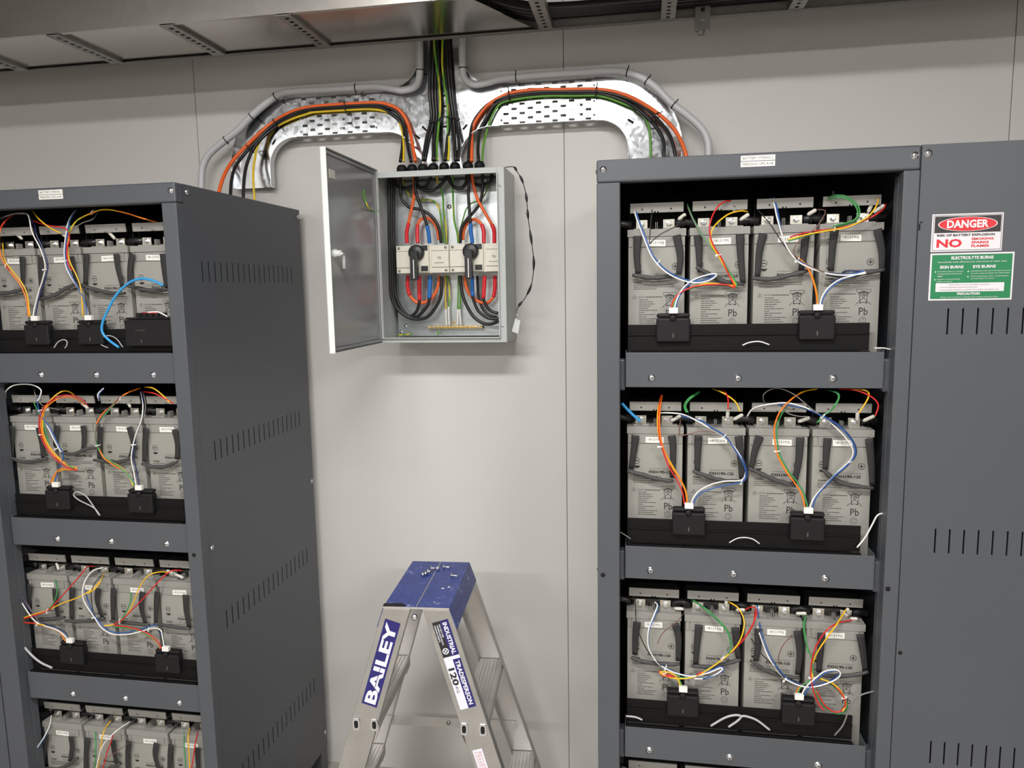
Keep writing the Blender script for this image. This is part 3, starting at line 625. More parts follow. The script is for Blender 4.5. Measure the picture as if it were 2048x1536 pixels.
# (side,row,module idx, crop, plug xy, module centre, wires, ties)
HAR = [
 ('R', 0, 0, 'D', (535, 1035), [
   ('w', (280,345,300,430,345,550,400,680,480,770,580,825,680,845,760,830,805,800,770,800,700,820,640,850,590,900,560,960,545,1015), 1.6),
   ('b', (280,345,300,430,345,550,400,680,480,770,580,825,680,845,760,830,815,808,770,795,700,815,640,850,585,905,555,960,543,1015), -1.8),
   ('g', (622,345,655,430,715,540,780,630,830,680,880,760,930,840,935,875,870,862,760,862,660,882,590,905,545,960,533,1015), 0),
   ('s', (628,352,665,440,722,545,784,630), 2.5),
   ('r', (930,340,890,325,830,350,780,430,765,520,790,610,840,690,880,780,915,850,925,882,870,862,760,862,660,876,580,912,535,960,520,1012), 0),
   ('y', (1010,400,960,395,880,420,800,490,775,560,785,610,835,690,890,790,935,868,870,868,760,858,660,882,580,918,540,968,526,1015), 1.5),
   ('k', (610,415,560,480,450,540,390,590,385,600), 0), ('k', (398,370,388,480,380,590), 0)], [(825,672,.2), (440,716,.9)]),
 ('R', 0, 1, 'D', (1465,1015), [
   ('w', (1160,308,1185,350,1200,420,1225,510,1260,610,1325,700,1400,745,1500,780,1600,795,1700,792,1765,785,1690,808,1600,835,1530,885,1490,945,1475,1005), 1.8),
   ('b', (1170,305,1185,350,1200,420,1218,520,1250,620,1320,703,1400,752,1500,790,1600,803,1700,795,1755,778,1690,800,1600,832,1525,890,1485,950,1472,1005), -1.8),
   ('n', (1600,790,1640,775,1700,775,1750,780,1700,800,1600,822,1540,850), 0),
   ('r', (1895,345,1870,385,1780,440,1660,485,1540,505,1400,525,1280,557), 0),
   ('y', (1845,300,1840,350,1780,430,1660,493,1540,517,1400,542,1268,578), 1),
   ('o', (1310,670,1370,725,1410,790,1440,880,1452,950,1452,1005), 0), ('y', (1315,668,1375,720,1418,790,1448,880,1460,950,1458,1005), 1.5),
   ('g', (1500,315,1560,292,1640,298,1710,350,1725,410,1690,460,1560,497,1400,545,1270,582), 0), ('g', (1505,322,1565,302,1640,308,1700,355,1716,410,1685,455,1560,490), 1),
   ('t', (1450,380,1505,390,1480,450,1430,510,1340,580,1305,640,1330,695,1420,750,1500,782), 0), ('k', (1070,380,1150,470,1250,620,1330,703), 0)], [(1565,496,1.4), (1328,702,.8)]),
 ('R', 1, 0, 'I', (543,935), [
   ('o', (340,110,325,200,320,300,325,400,345,490,400,620,470,730,510,820,522,912), -1.5), ('r', (345,110,330,200,325,300,330,400,350,490,395,620,460,730,500,820,515,912), 2),
   ('y', (330,130,312,240,312,340,325,430,352,500,415,620,480,730,520,820,530,912), 0),
   ('w', (315,235,400,235,500,247,600,292,700,350,800,410,880,490,945,600,960,680,925,738,800,747,700,772,620,815,580,862,560,912), 1.6),
   ('b', (470,265,560,290,640,310,700,352,800,415,870,510,935,620,950,700,920,742,800,765,700,790,620,825,585,862,565,912), -1.8),
   ('n', (880,500,935,610,952,690,930,735), -4),
   ('g', (620,85,540,140,510,190,525,235), 1), ('g', (620,90,545,142,517,190,532,235), 0),
   ('r', (790,65,825,130,827,215), 0), ('y', (715,62,800,100,880,160,915,230), 0),
   ('t', (480,280,470,400,520,400,600,380,680,375,735,388), 0)], [(335,488,.1), (800,410,.9), (925,740,1.2)]),
 ('R', 1, 1, 'I', (1420,970), [
   ('o', (1450,75,1380,92,1290,150,1210,240,1172,350,1180,470,1200,560,1260,670,1320,750,1370,830,1400,945), 1.8), ('y', (1480,65,1380,84,1285,145,1203,240,1165,350,1172,470,1195,560,1255,670,1312,750,1362,830,1392,945), 0),
   ('g', (1270,180,1215,250,1180,350,1186,470,1207,560,1267,670,1330,750,1378,830,1408,945), -1),
   ('w', (960,265,1000,210,1080,180,1250,162,1400,198,1500,250,1600,325,1700,430,1745,510,1738,570,1700,615,1620,690,1530,785,1460,865,1425,945), 1.6),
   ('b', (1120,182,1250,187,1400,218,1520,272,1640,345,1730,450,1752,540,1695,620,1600,700,1520,790,1468,855,1437,945), -1.2),
   ('n', (1520,275,1640,350,1728,455,1748,540,1690,615,1600,695,1515,785), -4),
   ('g', (1560,68,1630,90,1640,140,1590,220,1530,260,1480,315), 1), ('g', (1560,74,1622,96,1632,140,1583,220), 0),
   ('r', (1640,65,1760,75,1870,120,1925,180,1905,262), 0), ('y', (1730,62,1840,80,1852,130,1785,240), 0),
   ('s', (1110,210,1085,110,1180,60,1300,100,1400,180,1480,245), 0), ('s', (1270,160,1232,185,1260,240,1340,265,1410,268), 0)], [(1190,520,.1), (1720,597,.7), (1522,262,.8)]),
 ('R', 2, 0, 'J', (500,892), [
   ('w', (295,230,315,260,290,330,255,420,245,500,255,580,310,670,370,715,450,750,560,772,680,748,770,712,790,730,730,775,650,798,580,800), 1.4),
   ('b', (300,240,310,270,283,340,246,430,238,510,250,590,305,675,370,722,450,758,560,780,680,752,760,715,788,728,725,768,640,790), -1.5),
   ('r', (945,290,1010,270,1035,300,1020,370,960,480,880,570,790,650,700,715,600,768,520,792,400,770,325,740,350,772,420,780), 0), ('r', (1035,300,1025,390,965,495,890,580,800,655,700,725,600,778), 3),
   ('y', (830,225,900,270,945,350,945,440,900,550,800,650,680,735,600,780,500,800,400,792,320,748,380,740,440,765,475,820,487,870), 1.5),
   ('g', (560,215,650,280,740,360,820,450,845,540,830,610,720,700,600,765,500,790,440,770,480,820,495,870), 0), ('g', (565,212,655,272,745,352,827,445,852,540,838,612), 1),
   ('t', (510,310,450,380,350,460,310,540), 0), ('s', (545,800,515,830,505,870), 0), ('k', (150,200,155,380,200,520,260,620,340,700), 0)], [(370,712,1.2), (790,643,.9), (365,752,.4)]),
 ('R', 2, 1, 'J', (1352,948), [
   ('w', (1035,330,1045,400,1075,500,1130,640,1220,765,1300,820,1400,850,1500,840,1600,802,1642,765,1620,738,1540,745,1470,795,1400,860,1368,925), 1.6),
   ('b', (1035,258,1045,350,1068,470,1085,520,1140,650,1225,770,1300,828,1400,860,1500,848,1600,810,1650,765,1620,730,1530,752,1470,800,1405,870,1372,925), -1.6),
   ('n', (1245,790,1310,832,1400,862,1500,852,1590,818,1640,775), -5),
   ('y', (1695,280,1620,400,1540,510,1470,620,1440,720,1445,790), 0), ('r', (1750,365,1640,385,1550,440,1480,540,1445,640,1432,750,1450,880,1490,980,1530,1025), 0),
   ('g', (1392,330,1378,420,1400,540,1440,660,1447,760,1440,800,1380,835,1345,880,1335,925), 0), ('g', (1400,325,1388,420,1402,520,1412,600), 1),
   ('g', (1500,798,1600,850,1685,950,1690,1020,1630,1052,1530,1000,1460,880), 0), ('r', (1500,792,1600,840,1672,930,1680,1000,1620,1040,1540,995,1470,880), 0),
   ('y', (1450,790,1500,795,1595,832,1660,900,1688,980,1665,1035), 0), ('o', (1400,820,1355,850,1330,890,1325,925), 0),
   ('t', (1320,450,1230,550,1195,640,1195,690), 0), ('k', (985,480,1050,590,1150,690,1240,790), 0)], [(1243,800,1.), (1440,787,.1), (1680,932,.4)]),
 ('L', 0, 0, 'E', (238,1020), [
   ('o', (90,262,35,310,5,370,0,480,20,580,80,670,150,760,190,850,205,920,212,1000), 1.2), ('y', (15,460,28,580,88,668,158,758,197,850,215,1000), -1.2), ('r', (100,256,40,300,0,370,-5,470,10,570,70,665), 0),
   ('w', (0,275,100,243,190,240,218,275,240,380,300,500,335,620,320,720,285,830,255,950,248,1000), 1.5), ('n', (205,250,250,340,262,400,312,510,345,620,328,720,290,830,262,950,256,1000), -1.2),
   ('s', (0,280,100,250,195,248), 0)], [(332,655,.1), (50,620,.8)]),
 ('L', 0, 1, 'E', (632,1015), [
   ('b', (565,210,512,290,488,400,475,530,490,640,540,740,590,830,625,920,640,1000), -1), ('w', (550,222,502,300,482,400,470,530,485,640,535,735,590,820,630,920,648,1000), 0),
   ('y', (1150,312,1050,282,900,236,760,216,650,250,560,300,512,380,497,500,512,600,560,700,592,800,607,1000), 0), ('o', (1155,318,1050,290,900,244,760,222,655,258), 2),
   ('r', (232,295,340,330,480,357,508,420,490,520,500,620,528,660), 0), ('r', (510,400,498,510,505,600), 3),
   ('g', (690,240,600,272,540,320,500,380), 0), ('s', (718,240,680,290,600,320,530,372,500,420), 1), ('y', (240,230,290,290,360,345,440,388), 0), ('k', (600,740,625,860,650,1000), 0)], [(490,590,.1), (675,235,.9)]),
 ('L', 1, 0, 'F', (433,940), [
   ('o', (700,300,640,245,540,218,440,248,355,330,332,420,342,520,385,620,450,700,540,770,620,800,560,806,490,800,440,850,412,920), 0), ('r', (710,300,650,238,540,212,440,240,348,325,325,420,335,520,378,620,445,705,540,778,625,803), 2),
   ('y', (625,225,565,178,500,174,420,232,362,320,345,430,352,520,400,620,470,705,550,770,620,795,500,810,448,850,420,920), 0), ('g', (265,240,300,320,345,400,385,560,420,660,490,735,600,795), 0),
   ('w', (50,225,50,170,120,122,250,118,330,160,318,225,300,250), 0), ('b', (335,190,300,240,330,360,400,460,460,580,510,690,490,770,455,860,442,920), 0), ('w', (360,410,400,470,455,580,500,660), 2), ('s', (275,150,290,210,350,290,480,320), 0)], [(335,522,.1), (460,635,.4), (330,325,.3)]),
 ('L', 1, 1, 'F', (1107,965), [
   ('t', (1130,152,1000,200,900,290,820,380,778,480,775,580), 0), ('o', (1140,152,1010,205,915,290,835,360,785,440), 2), ('g', (960,235,870,330,790,430,768,520,785,620,830,690,900,745,980,800,1040,860,1085,940), -1),
   ('y', (785,610,810,670,880,735,960,780,1030,845,1075,940), -1), ('o', (800,600,830,690,900,752,970,795), 1),
   ('w', (1145,175,1162,280,1150,400,1105,520,1080,620,1068,720,1088,820,1108,940), 1.5), ('n', (1140,170,1155,280,1142,400,1095,520,1080,620,1080,720,1102,820,1122,940), -1), ('s', (1150,180,1168,280,1158,390), -2),
   ('r', (1160,175,1250,190,1340,235,1400,270), 0), ('y', (1170,138,1240,148,1320,208,1370,262), 0), ('w', (800,250,792,195,835,150), 0), ('b', (805,250,798,195,830,155), 1)], [(795,610,.3), (1085,605,.1), (980,222,.9)]),
 ('L', 2, 0, 'G', (457,692), [
   ('w', (60,170,75,250,118,360,195,490,260,558,380,600,435,640,462,680), 1.2), ('n', (75,250,128,360,205,480,265,550,380,595,440,632,468,680), -1), ('t', (200,95,130,100,85,150,85,260,140,370,210,470,260,545), 0),
   ('g', (350,240,385,310,372,400,320,470,200,520,130,545), 0), ('r', (640,180,590,180,540,240,460,330,370,430,310,480,130,547,240,562), 0), ('y', (700,230,650,310,550,380,420,430,320,477,200,512,130,547,230,558,300,570), 1),
   ('o', (130,548,230,562,330,590,400,620,440,680), 0), ('g', (240,556,360,592,420,630,452,680), 2)], [(80,256,.2), (320,477,1.3), (250,562,1.2)]),
 ('L', 2, 1, 'G', (1105,748), [
   ('w', (695,190,630,210,580,270,560,350,575,420,640,520,690,590,760,630,860,632,950,612,1030,590,1085,605,1100,660,1112,730), 1.2), ('b', (570,300,572,350,595,430,632,510,690,585,760,625,860,626,950,606,1030,580,1060,575), -1.5),
   ('k', (690,230,640,290,615,360,620,440,635,510), 0), ('y', (1160,222,1080,215,1000,240,940,320,900,420,850,510,770,567,700,577), 0), ('r', (1230,205,1150,210,1060,290,960,400,880,480,820,540,770,572,870,588,980,622,1060,680,1088,730), 0),
   ('g', (868,310,882,380,870,440,820,535,770,580,900,600,1000,645,1065,690,1080,730), 0), ('o', (770,575,900,595,1000,640,1070,690,1085,730), 2), ('n', (1065,600,1095,660,1118,730), 0), ('y', (700,232,650,320,590,360), 0)], [(635,522,.3), (808,543,1.3), (1003,597,1.3)]),
 ('L', 3, 0, 'G', (560, 1692), [
   ('w', (350,1180,338,1250,300,1330,250,1410,228,1500,300,1570,450,1590,535,1625,556,1670), 1), ('b', (345,1195,330,1260,292,1340,242,1420,222,1510,295,1580,450,1600,535,1630,560,1670), -1),
   ('g', (642,1240,645,1400,638,1530,600,1600,564,1670), 0), ('y', (748,1215,700,1290,678,1400,660,1530,610,1610,568,1670), 0),
   ('w', (880,1220,780,1290,690,1390,650,1530,615,1610,572,1670), 0), ('r', (770,1290,750,1350,720,1440,690,1536,625,1615,575,1670), 0), ('t', (900,1350,780,1430,700,1480), 0)], []),
 ('L', 3, 1, 'G', (1190, 1760), [
   ('g', (1240,1280,1243,1400,1250,1536,1225,1650,1188,1740), 0), ('y', (1280,1265,1268,1330,1275,1450,1275,1560,1235,1660,1194,1740), 0), ('r', (1335,1290,1318,1360,1305,1450,1285,1560,1240,1665,1200,1740), 0)], []),
]
for side, r, k, c, plug, wires, ties in HAR:
    dy = 0 if side == 'R' else .024; sn = 'right' if side == 'R' else 'left'
    pl = tr(c, *plug)[0]; Yp = 1.622 + dy; q = at(pl[0], pl[1], Yp)
    zb = RAILZ[r] + .015
    lab = 'black monitoring module with white plug, %s in the %s row of the %s rack' % (('left one', 'right one')[k], ROWN[r], sn)
    zb = q.z - .066
    module(q.x, zb, 1.6285 + dy, lab)
    h = thing('sensor_harness', (q.x, Yp, q.z), 'coloured sensor wires plugged into the %s module, %s row of the %s rack' % (('left', 'right')[k], ROWN[r], sn), 'wire harness', 'coloured sensor wire harnesses')
    MB().box(q.x - .0095, q.x + .0095, Yp + .004, Yp + .014, q.z - .004, q.z + .0085, m_white).build('plug', h, .001)['label'] = 'white plug'
    nw = len(wires)
    for j, (col, pts, off) in enumerate(wires):
        wire_part(h, c, pts, col, r=.00165 if col not in 'tks' else .0012, off=off, ya=1.684 + dy, ym=1.6385 + dy + .0016 * (j % 4 - 1), yb=1.633 + dy + .001 * (j % 3))
    for x, y, a in ties: tie(h, c, x, y, a, 1.6395 + dy)

# faston sleeves on the right rack terminals
FS = [('D', 565,445, 612,410, 0), ('D', 922,400,930,345, 0), ('D', 960,448,1018,410, 0), ('D', 1392,415,1448,382, 0), ('D', 1780,400,1815,320, 0), ('D', 1815,400,1885,352, 0),
      ('I', 822,285,826,215, 1), ('I', 868,290,935,252, 1), ('I', 410,300,480,262, 1), ('I', 1340,305,1425,275, 1), ('I', 1772,300,1775,235, 1), ('I', 1815,300,1900,262, 1),
      ('J', 435,282,500,285, 2), ('J', 818,272,812,228, 2), ('J', 885,292,950,292, 2), ('J', 1325,318,1400,318, 2), ('J', 1712,322,1700,282, 2), ('J', 1720,355,1775,358, 2),
      ('F', 655,265,712,310, 3), ('F', 1010,225,1055,300, 3), ('E', 780,365,840,430, 4), ('E', 440,380,500,430, 4), ('E', 100,380,160,430, 4), ('G', 1160,222,1235,255, 5), ('G', 380,155,395,200, 5), ('G', 1125, 205, 1165, 225, 5)]
RN = ['top row of the right rack', 'second row of the right rack', 'third row of the right rack', 'second row of the left rack', 'top row of the left rack', 'third row of the left rack']
cnt = {}
ORD = ['first', 'second', 'third', 'fourth', 'fifth', 'sixth']
FS.sort(key=lambda f: (f[5], f[1]))
for c, x0, y0, x1, y1, row in FS:
    dy = .024 if row > 2 else 0
    a, b = tr(c, x0, y0, x1, y1); A = at(a[0], a[1], 1.684 + dy); B = at(b[0], b[1], 1.676 + dy)
    d = (B - A).normalized(); M_ = MB(); M_.tube([A, A + d * .004, B - d * .003, B], lambda t: (.0028 if t < .1 or t > .95 else .0042), m_clear, 8, flat=.0028)
    cnt[row] = cnt.get(row, 0) + 1
    tag(M_.build('terminal_sleeve'), 'translucent push-on terminal sleeve, %s from the left in the %s' % (ORD[cnt[row] - 1], RN[row]), 'connector', 'translucent terminal sleeves')

# white/grey loose cables at the shelves
LC = [('R', 'I', (1770,1225,1830,1150,1880,1060,1920,990,1975,972), 'w', .0018, 'white cable rising to the right post, second row of the right rack'),
      ('R', 'I', (25,1105,60,1125,115,1162), 's', .0013, 'thin grey cable by the left post, second row of the right rack'),
      ('R', 'I', (835,1190,890,1160,950,1152,1010,1165,1058,1198), 'w', .0012, 'small white cable arch on the shelf edge, second row of the right rack'),
      ('R', 'D', (975,1250,1020,1232,1085,1226,1148,1246), 'w', .0014, 'small white cable arch between the modules, top row of the right rack'),
      ('R', 'D', (1820,1268,1880,1268,1935,1278), 'w', .0014, 'short white cable by the right post, top row of the right rack'),
      ('R', 'J', (1605,1210,1670,1130,1720,1000,1790,920,1900,884), 's', .0018, 'grey cable curving to the right post, third row of the right rack'),
      ('R', 'J', (700,1140,800,1082,870,1062,920,1068,900,1100,830,1148), 'v', .0026, 'looped pale grey cable on the shelf edge, left half, third row of the right rack'),
      ('R', 'J', (920,1070,960,1070,1040,1100,1132,1170), 'v', .0026, 'pale grey cable arch right of the loop, third row of the right rack'),
      ('R', 'J', (80,1068,150,1076,200,1096), 'v', .0022, 'pale grey cable end by the left post, third row of the right rack'),
      ('L', 'E', (395,1228,425,1185,465,1168,490,1182,488,1210,475,1230), 'v', .0014, 'thin white cable loop between the two modules, top row of the left rack'),
      ('L', 'E', (900,1225,850,1160,790,1138,740,1160,735,1200,790,1228), 'v', .0012, 'thin white cable loop under the blue cable, top row of the left rack'),
      ('L', 'E', (1195,772,1120,736,1030,722,940,755,855,835,795,940,752,1040,748,1110,790,1165,870,1225), 'c', .0032, 'bright blue network cable arching in the top row of the left rack'),
      ('L', 'F', (810,1178,760,1115,640,1052,595,1010,625,985,690,1015,745,1085,800,1172), 'v', .0016, 'white cable loop hanging over the shelf, second row of the left rack'),
      ('L', 'G', (132,682,200,762,270,822,352,862), 'v', .003, 'pale grey cable from the left post, third row of the left rack'),
      ('R', 'I', (50,170,100,225,150,272,185,302), 'c', .0035, 'blue sleeved cable at the first terminal, second row of the right rack')]
for side, c, pts, col, r_, lab in LC:
    dy = 0 if side == 'R' else .024; P2 = tr(c, *pts); Y = (1.632 if col != 'c' else 1.628) + dy
    if lab.startswith('blue sleeved'): Y = 1.67
    mb = MB(); mb.tube(cat([at(u, v, Y) for u, v in P2], 6), r_, WC[col], 8)
    tag(mb.build('loose_cable'), lab, 'cable')
# router module in the left rack
p0 = at(905 / 3.6575, 360 + 1025 / 3.6575, 1.645); p1 = at(1225 / 3.6575, 360 + 1215 / 3.6575, 1.645)
t = thing('communication_module', ((p0.x + p1.x) / 2, 1.66, p1.z), 'wide black module with terminal block, top row of the left rack', 'electronic module')
b = MB(); b.box(p0.x, -1.135, 1.645, 1.667, p1.z, p0.z, m_black); b.box(p0.x + .001, -1.136, 1.649, 1.667, p0.z + .0005, p0.z + .006, m_black)
b.build('housing', t, .002)
for i in range(5): MB().box(p0.x + .032 + i * .0165, p0.x + .045 + i * .0165, 1.648, 1.66, p0.z + .0065, p0.z + .017, m_black).build('terminal_block', t, .001)
mb = MB(); mb.text('PowerShield', (p0.x + .03, 1.6445, p0.z - .027), .026, .0035, m_print2); mb.rect((p0.x + .044, 1.6443, p1.z + .008), .0022, .008, m_print2); mb.build('front_print', t)['label'] = 'faint grey logo'
mb = MB(); mb.tube(cat([at(u, v, 1.648) for u, v in tr('E', 1080,968,1150,965,1200,985,1225,1000)], 5), .0018, WC['w'], 7); mb.build('wire', t)['label'] = 'white wire'
mb = MB(); mb.tube(cat([at(u, v, 1.648) for u, v in tr('E', 1040,970,1090,972,1150,975)], 5), .001, WC['r'], 7); mb.build('wire', t)['label'] = 'red wire'

# ================================================================== ENCLOSURE
ex0, ex1, ez0, ez1, ey = -.7835, -.3885, 1.5315, 2.039, 2.149
en = thing('electrical_enclosure', ((ex0 + ex1) / 2, 2.23, ez0), 'pale grey steel electrical enclosure on the wall with its door open to the left', 'electrical box')
b = MB(); w = .0022
b.box(ex0, ex0 + w, ey, YW - .001, ez0, ez1, m_encl); b.box(ex1 - w, ex1, ey, YW - .001, ez0, ez1, m_encl)
b.box(ex0 + w, ex1 - w, ey, YW - .001, ez0, ez0 + w, m_encl); b.box(ex0 + w, ex1 - w, ey, YW - .001, ez1 - w, ez1, m_encl)
b.box(ex0 + w, ex1 - w, YW - .004, YW - .001, ez0 + w, ez1 - w, m_encl)
b.build('body', en, .0012)
b = MB(); fl, fr, fb, ft = ex0 + .013, ex1 - .021, ez0 + .016, ez1 - .018
yy = ey - .0001
b.box(ex0 + .0005, fl, yy - .0015, yy, ez0 + .0005, ez1 - .0005, m_encl); b.box(fr, ex1 - .0005, yy - .0015, yy, ez0 + .0005, ez1 - .0005, m_encl)
b.box(fl, fr, yy - .0015, yy, ez0 + .0005, fb, m_encl); b.box(fl, fr, yy - .0015, yy, ft, ez1 - .0005, m_encl)
for a_, b_, c_, d_ in ((fl - .002, fl, fb - .002, ft), (fr, fr + .002, fb - .002, ft), (fl - .002, fr + .002, fb - .002, fb), (fl, fr, ft, ft + .002)):
    b.box(a_, b_, yy - .013, yy - .0016, c_, d_, m_edge)
b.build('front_frame', en, .0006)
for z in (1.985, 1.58): screw_geo((fr + .008, yy - .0015, z), (0, -1, 0), .003).build('screw', en)
MB().box(ex0 + .012, ex1 - .012, 2.292, 2.2945, ez0 + .012, ez1 - .012, m_mplate).build('mounting_plate', en)
for pxy in ((444, 1120), (390, 1195)):
    u, v = tr('M', *pxy)[0]; q = at(u, v, 2.292); screw_geo((q.x, 2.2918, q.z), (0, -1, 0), .006).build('screw', en)
u, v = tr('L', 1015, 535)[0]; q = at(u, v, 2.292); screw_geo((q.x, 2.2918, q.z), (0, -1, 0), .006).build('screw', en)
q = at(*tr('M', 1033, 1078)[0], 2.2915)
mb = MB(); mb.rect((q.x - .006, 2.2915, q.z - .0035), .011, .008, m_yel); mb.rect((q.x - .0045, 2.2912, q.z - .002), .008, .005, m_galv); mb.build('earth_sticker', en)
# door
dn = MB(); X = ex0 - .002
dn.box(X, X + .0016, 1.776, 2.1465, ez0, 2.046, m_encl)
for a_, b_, c_, d_, mt in ((1.776, 1.7776, ez0, 2.046, m_edge), (2.145, 2.1465, ez0, 2.046, m_encl), (1.7777, 2.1449, ez0, ez0 + .0016, m_edge), (1.7777, 2.1449, 2.0444, 2.046, m_edge)):
    dn.box(X + .0017, X + .0165, a_, b_, c_, d_, mt)
    
dn.box(X + .006, X + .008, 1.790, 2.133, ez0 + .014, 2.032, m_encd)
door = dn.build('door', en, .0008)
g = MB()
for a_, b_, c_, d_ in ((1.7815, 1.7895, ez0 + .006, 2.04), (2.1335, 2.1415, ez0 + .006, 2.04), (1.79, 2.133, ez0 + .006, ez0 + .0135), (1.79, 2.133, 2.0325, 2.04)): g.box(X + .003, X + .012, a_, b_, c_, d_, m_black if False else m_encd)
g.build('gasket', door)
def on_door(u, v, xx=X + .012):
    a = (u - 1024) / F; b_ = (v - 768) / F; d = FW + a * RT - b_ * UP; t_ = xx / d.x; return Vector((xx, d.y * t_, CZ + d.z * t_))
q = on_door(669, 507)
hd = MB(); hd.lathe((X + .008, q.y, q.z), (1, 0, 0), [(.011, 0), (.011, .010), (.008, .012), (.008, .022), (0, .022)], m_edge, 14)
hd.tube([(X + .028, q.y, q.z), (X + .028, q.y + .012, q.z - .001), (X + .028, q.y + .020, q.z - .008), (X + .028, q.y + .021, q.z - .038)], .0048, m_edge, 8); hd.build('lock_lever', door)['label'] = 'white lock lever'
q = on_door(665, 352)
MB().box(X + .0085, X + .0105, q.y - .014, q.y + .02, q.z - .006, q.z + .016, m_switch).build('paper_pocket', door)
for z in (1.985, 1.585):
    h = MB(); h.lathe((ex0 + .004, ey - .008, z - .022), (0, 0, 1), [(0, 0), (.0042, 0), (.0042, .044), (0, .044)], m_zinc, 10); h.box(ex0 + .0045, ex0 + .011, ey - .0065, ey - .0025, z - .012, z + .012, m_zinc); h.build('hinge', en)
ec = MB(); ec.tube(cat([on_door(727, 379), on_door(729, 396), on_door(737, 415, X + .02), at(748, 424, 2.128), at(757, 421, 2.138)], 5), .0022, m_gy, 8)
tag(ec.build('earth_wire'), 'short green and yellow earth wire from the open door to the enclosure frame', 'wire')
# glands
gx = [-.722, -.689, -.655, -.622, -.588, -.554, -.514, -.478]
GY = 2.232
gproto = None
for i, x in enumerate(gx):
    lab = 'black cable gland, %s of eight from the left on top of the enclosure' % ['first', 'second', 'third', 'fourth', 'fifth', 'sixth', 'seventh', 'eighth'][i]
    if gproto is None:
        g = MB(); g.lathe((x, GY, ez1 + .0002), (0, 0, 1), [(0, 0), (.0178, 0), (.0178, .009), (.0135, .0095), (.0135, .012)], m_black, 6, False)
        g.lathe((x, GY, ez1 + .011), (0, 0, 1), [(.0145, 0), (.016, .001), (.016, .011), (.0125, .018), (.008, .021), (0, .0211)], m_black, 16)
        gproto = tag(g.build('cable_gland', origin=(x, GY, ez1)), lab, 'cable gland', 'black glands on the enclosure top')
    else:
        g = gproto.copy(); COL.objects.link(g); g.location = (x, GY, ez1); g['label'] = lab; g['_o'] = [x, GY, ez1]
# switches
m_dk = mat('switch_black', srgb(40, 40, 42), .4)
def switch(x0, label, src=None):
    if src: return dup(src, (x0, 2.245, 1.741), label)
    t = thing('load_switch', (x0, 2.245, 1.741), label, 'switch', 'load break switches in the enclosure')
    z0 = 1.741; b = MB(); b.box(x0, x0 + .168, 2.212, 2.2915, z0, z0 + .085, m_switch)
    b.box(x0 + .001, x0 + .048, 2.2045, 2.2118, z0 + .018, z0 + .067, m_switch); b.box(x0 + .112, x0 + .167, 2.2045, 2.2118, z0 + .018, z0 + .067, m_switch)
    b.box(x0 + .049, x0 + .105, 2.2025, 2.2118, z0 + .003, z0 + .086, m_switch)
    b.box(x0 + .001, x0 + .048, 2.2055, 2.2118, z0 + .001, z0 + .0165, m_switch); b.box(x0 + .112, x0 + .167, 2.2055, 2.2118, z0 + .001, z0 + .0165, m_switch)
    b.box(x0 + .001, x0 + .048, 2.2065, 2.2118, z0 + .068, z0 + .0845, m_switch); b.box(x0 + .112, x0 + .167, 2.2065, 2.2118, z0 + .068, z0 + .0845, m_switch)
    b.build('housing', t, .0012)
    for a_ in (.010, .158):
        for c_ in (.008, .077): MB().lathe((x0 + a_, 2.2054, z0 + c_), (0, -1, 0), [(.0042, 0), (.0042, .0004), (0, .0004)], m_rung, 12).build('fixing_screw', t)
    MB().box(x0 + .080, x0 + .102, 2.2012, 2.2024, z0 + .006, z0 + .022, m_dk).build('rating_label', t); MB().box(x0 + .050, x0 + .102, 2.2012, 2.2024, z0 + .068, z0 + .084, m_dk).build('rating_label', t)
    k = MB(); k.text('TB', (x0 + .131, 2.2040, z0 + .042), .012, .007, m_print); k.rect((x0 + .122, 2.2041, z0 + .030), .030, .0015, m_print2); k.build('front_print', t)
    k = MB(); k.lathe((x0 + .068, 2.2022, z0 + .062), (0, -1, 0), [(.0245, 0), (.0245, .006), (.0225, .016), (.020, .018), (0, .018)], m_dk, 28)
    k.box(x0 + .055, x0 + .078, 2.168, 2.184, z0 - .020, z0 + .066, m_dk); hnd = k.build('rotary_handle', t, .0025)
    MB().box(x0 + .0655, x0 + .0685, 2.1665, 2.1679, z0 - .016, z0 + .040, m_white).build('pointer_line', hnd)['label'] = 'white pointer stripe'
    return t
s1 = switch(-.742, 'left of two cream load switches with a black rotary handle, inside the enclosure')
switch(-.5725, 'right of two cream load switches with a black rotary handle, inside the enclosure', s1)
# brass earth bar
a_, b_ = at(855, 655, 2.27), at(965, 655, 2.27)
eb = thing('earth_bar', ((a_.x + b_.x) / 2, 2.27, a_.z), 'brass earth bar with screws at the bottom of the enclosure', 'earth bar')
MB().box(a_.x, b_.x, 2.264, 2.276, a_.z - .004, a_.z + .004, m_brass).build('bar', eb, .0008)
for k in range(14):
    xx = a_.x + .008 + k * (b_.x - a_.x - .016) / 13
    MB().lathe((xx, 2.2639, a_.z), (0, -1, 0), [(.0028, 0), (.0028, .0016), (.001, .0018), (0, .0018)], m_brass if 1 < k < 12 else m_zinc, 10).build('clamp_screw', eb)
for xx in (a_.x + .004, b_.x - .004): MB().box(xx - .003, xx + .003, 2.2762, 2.2918, a_.z - .004, a_.z + .004, m_black).build('standoff', eb)

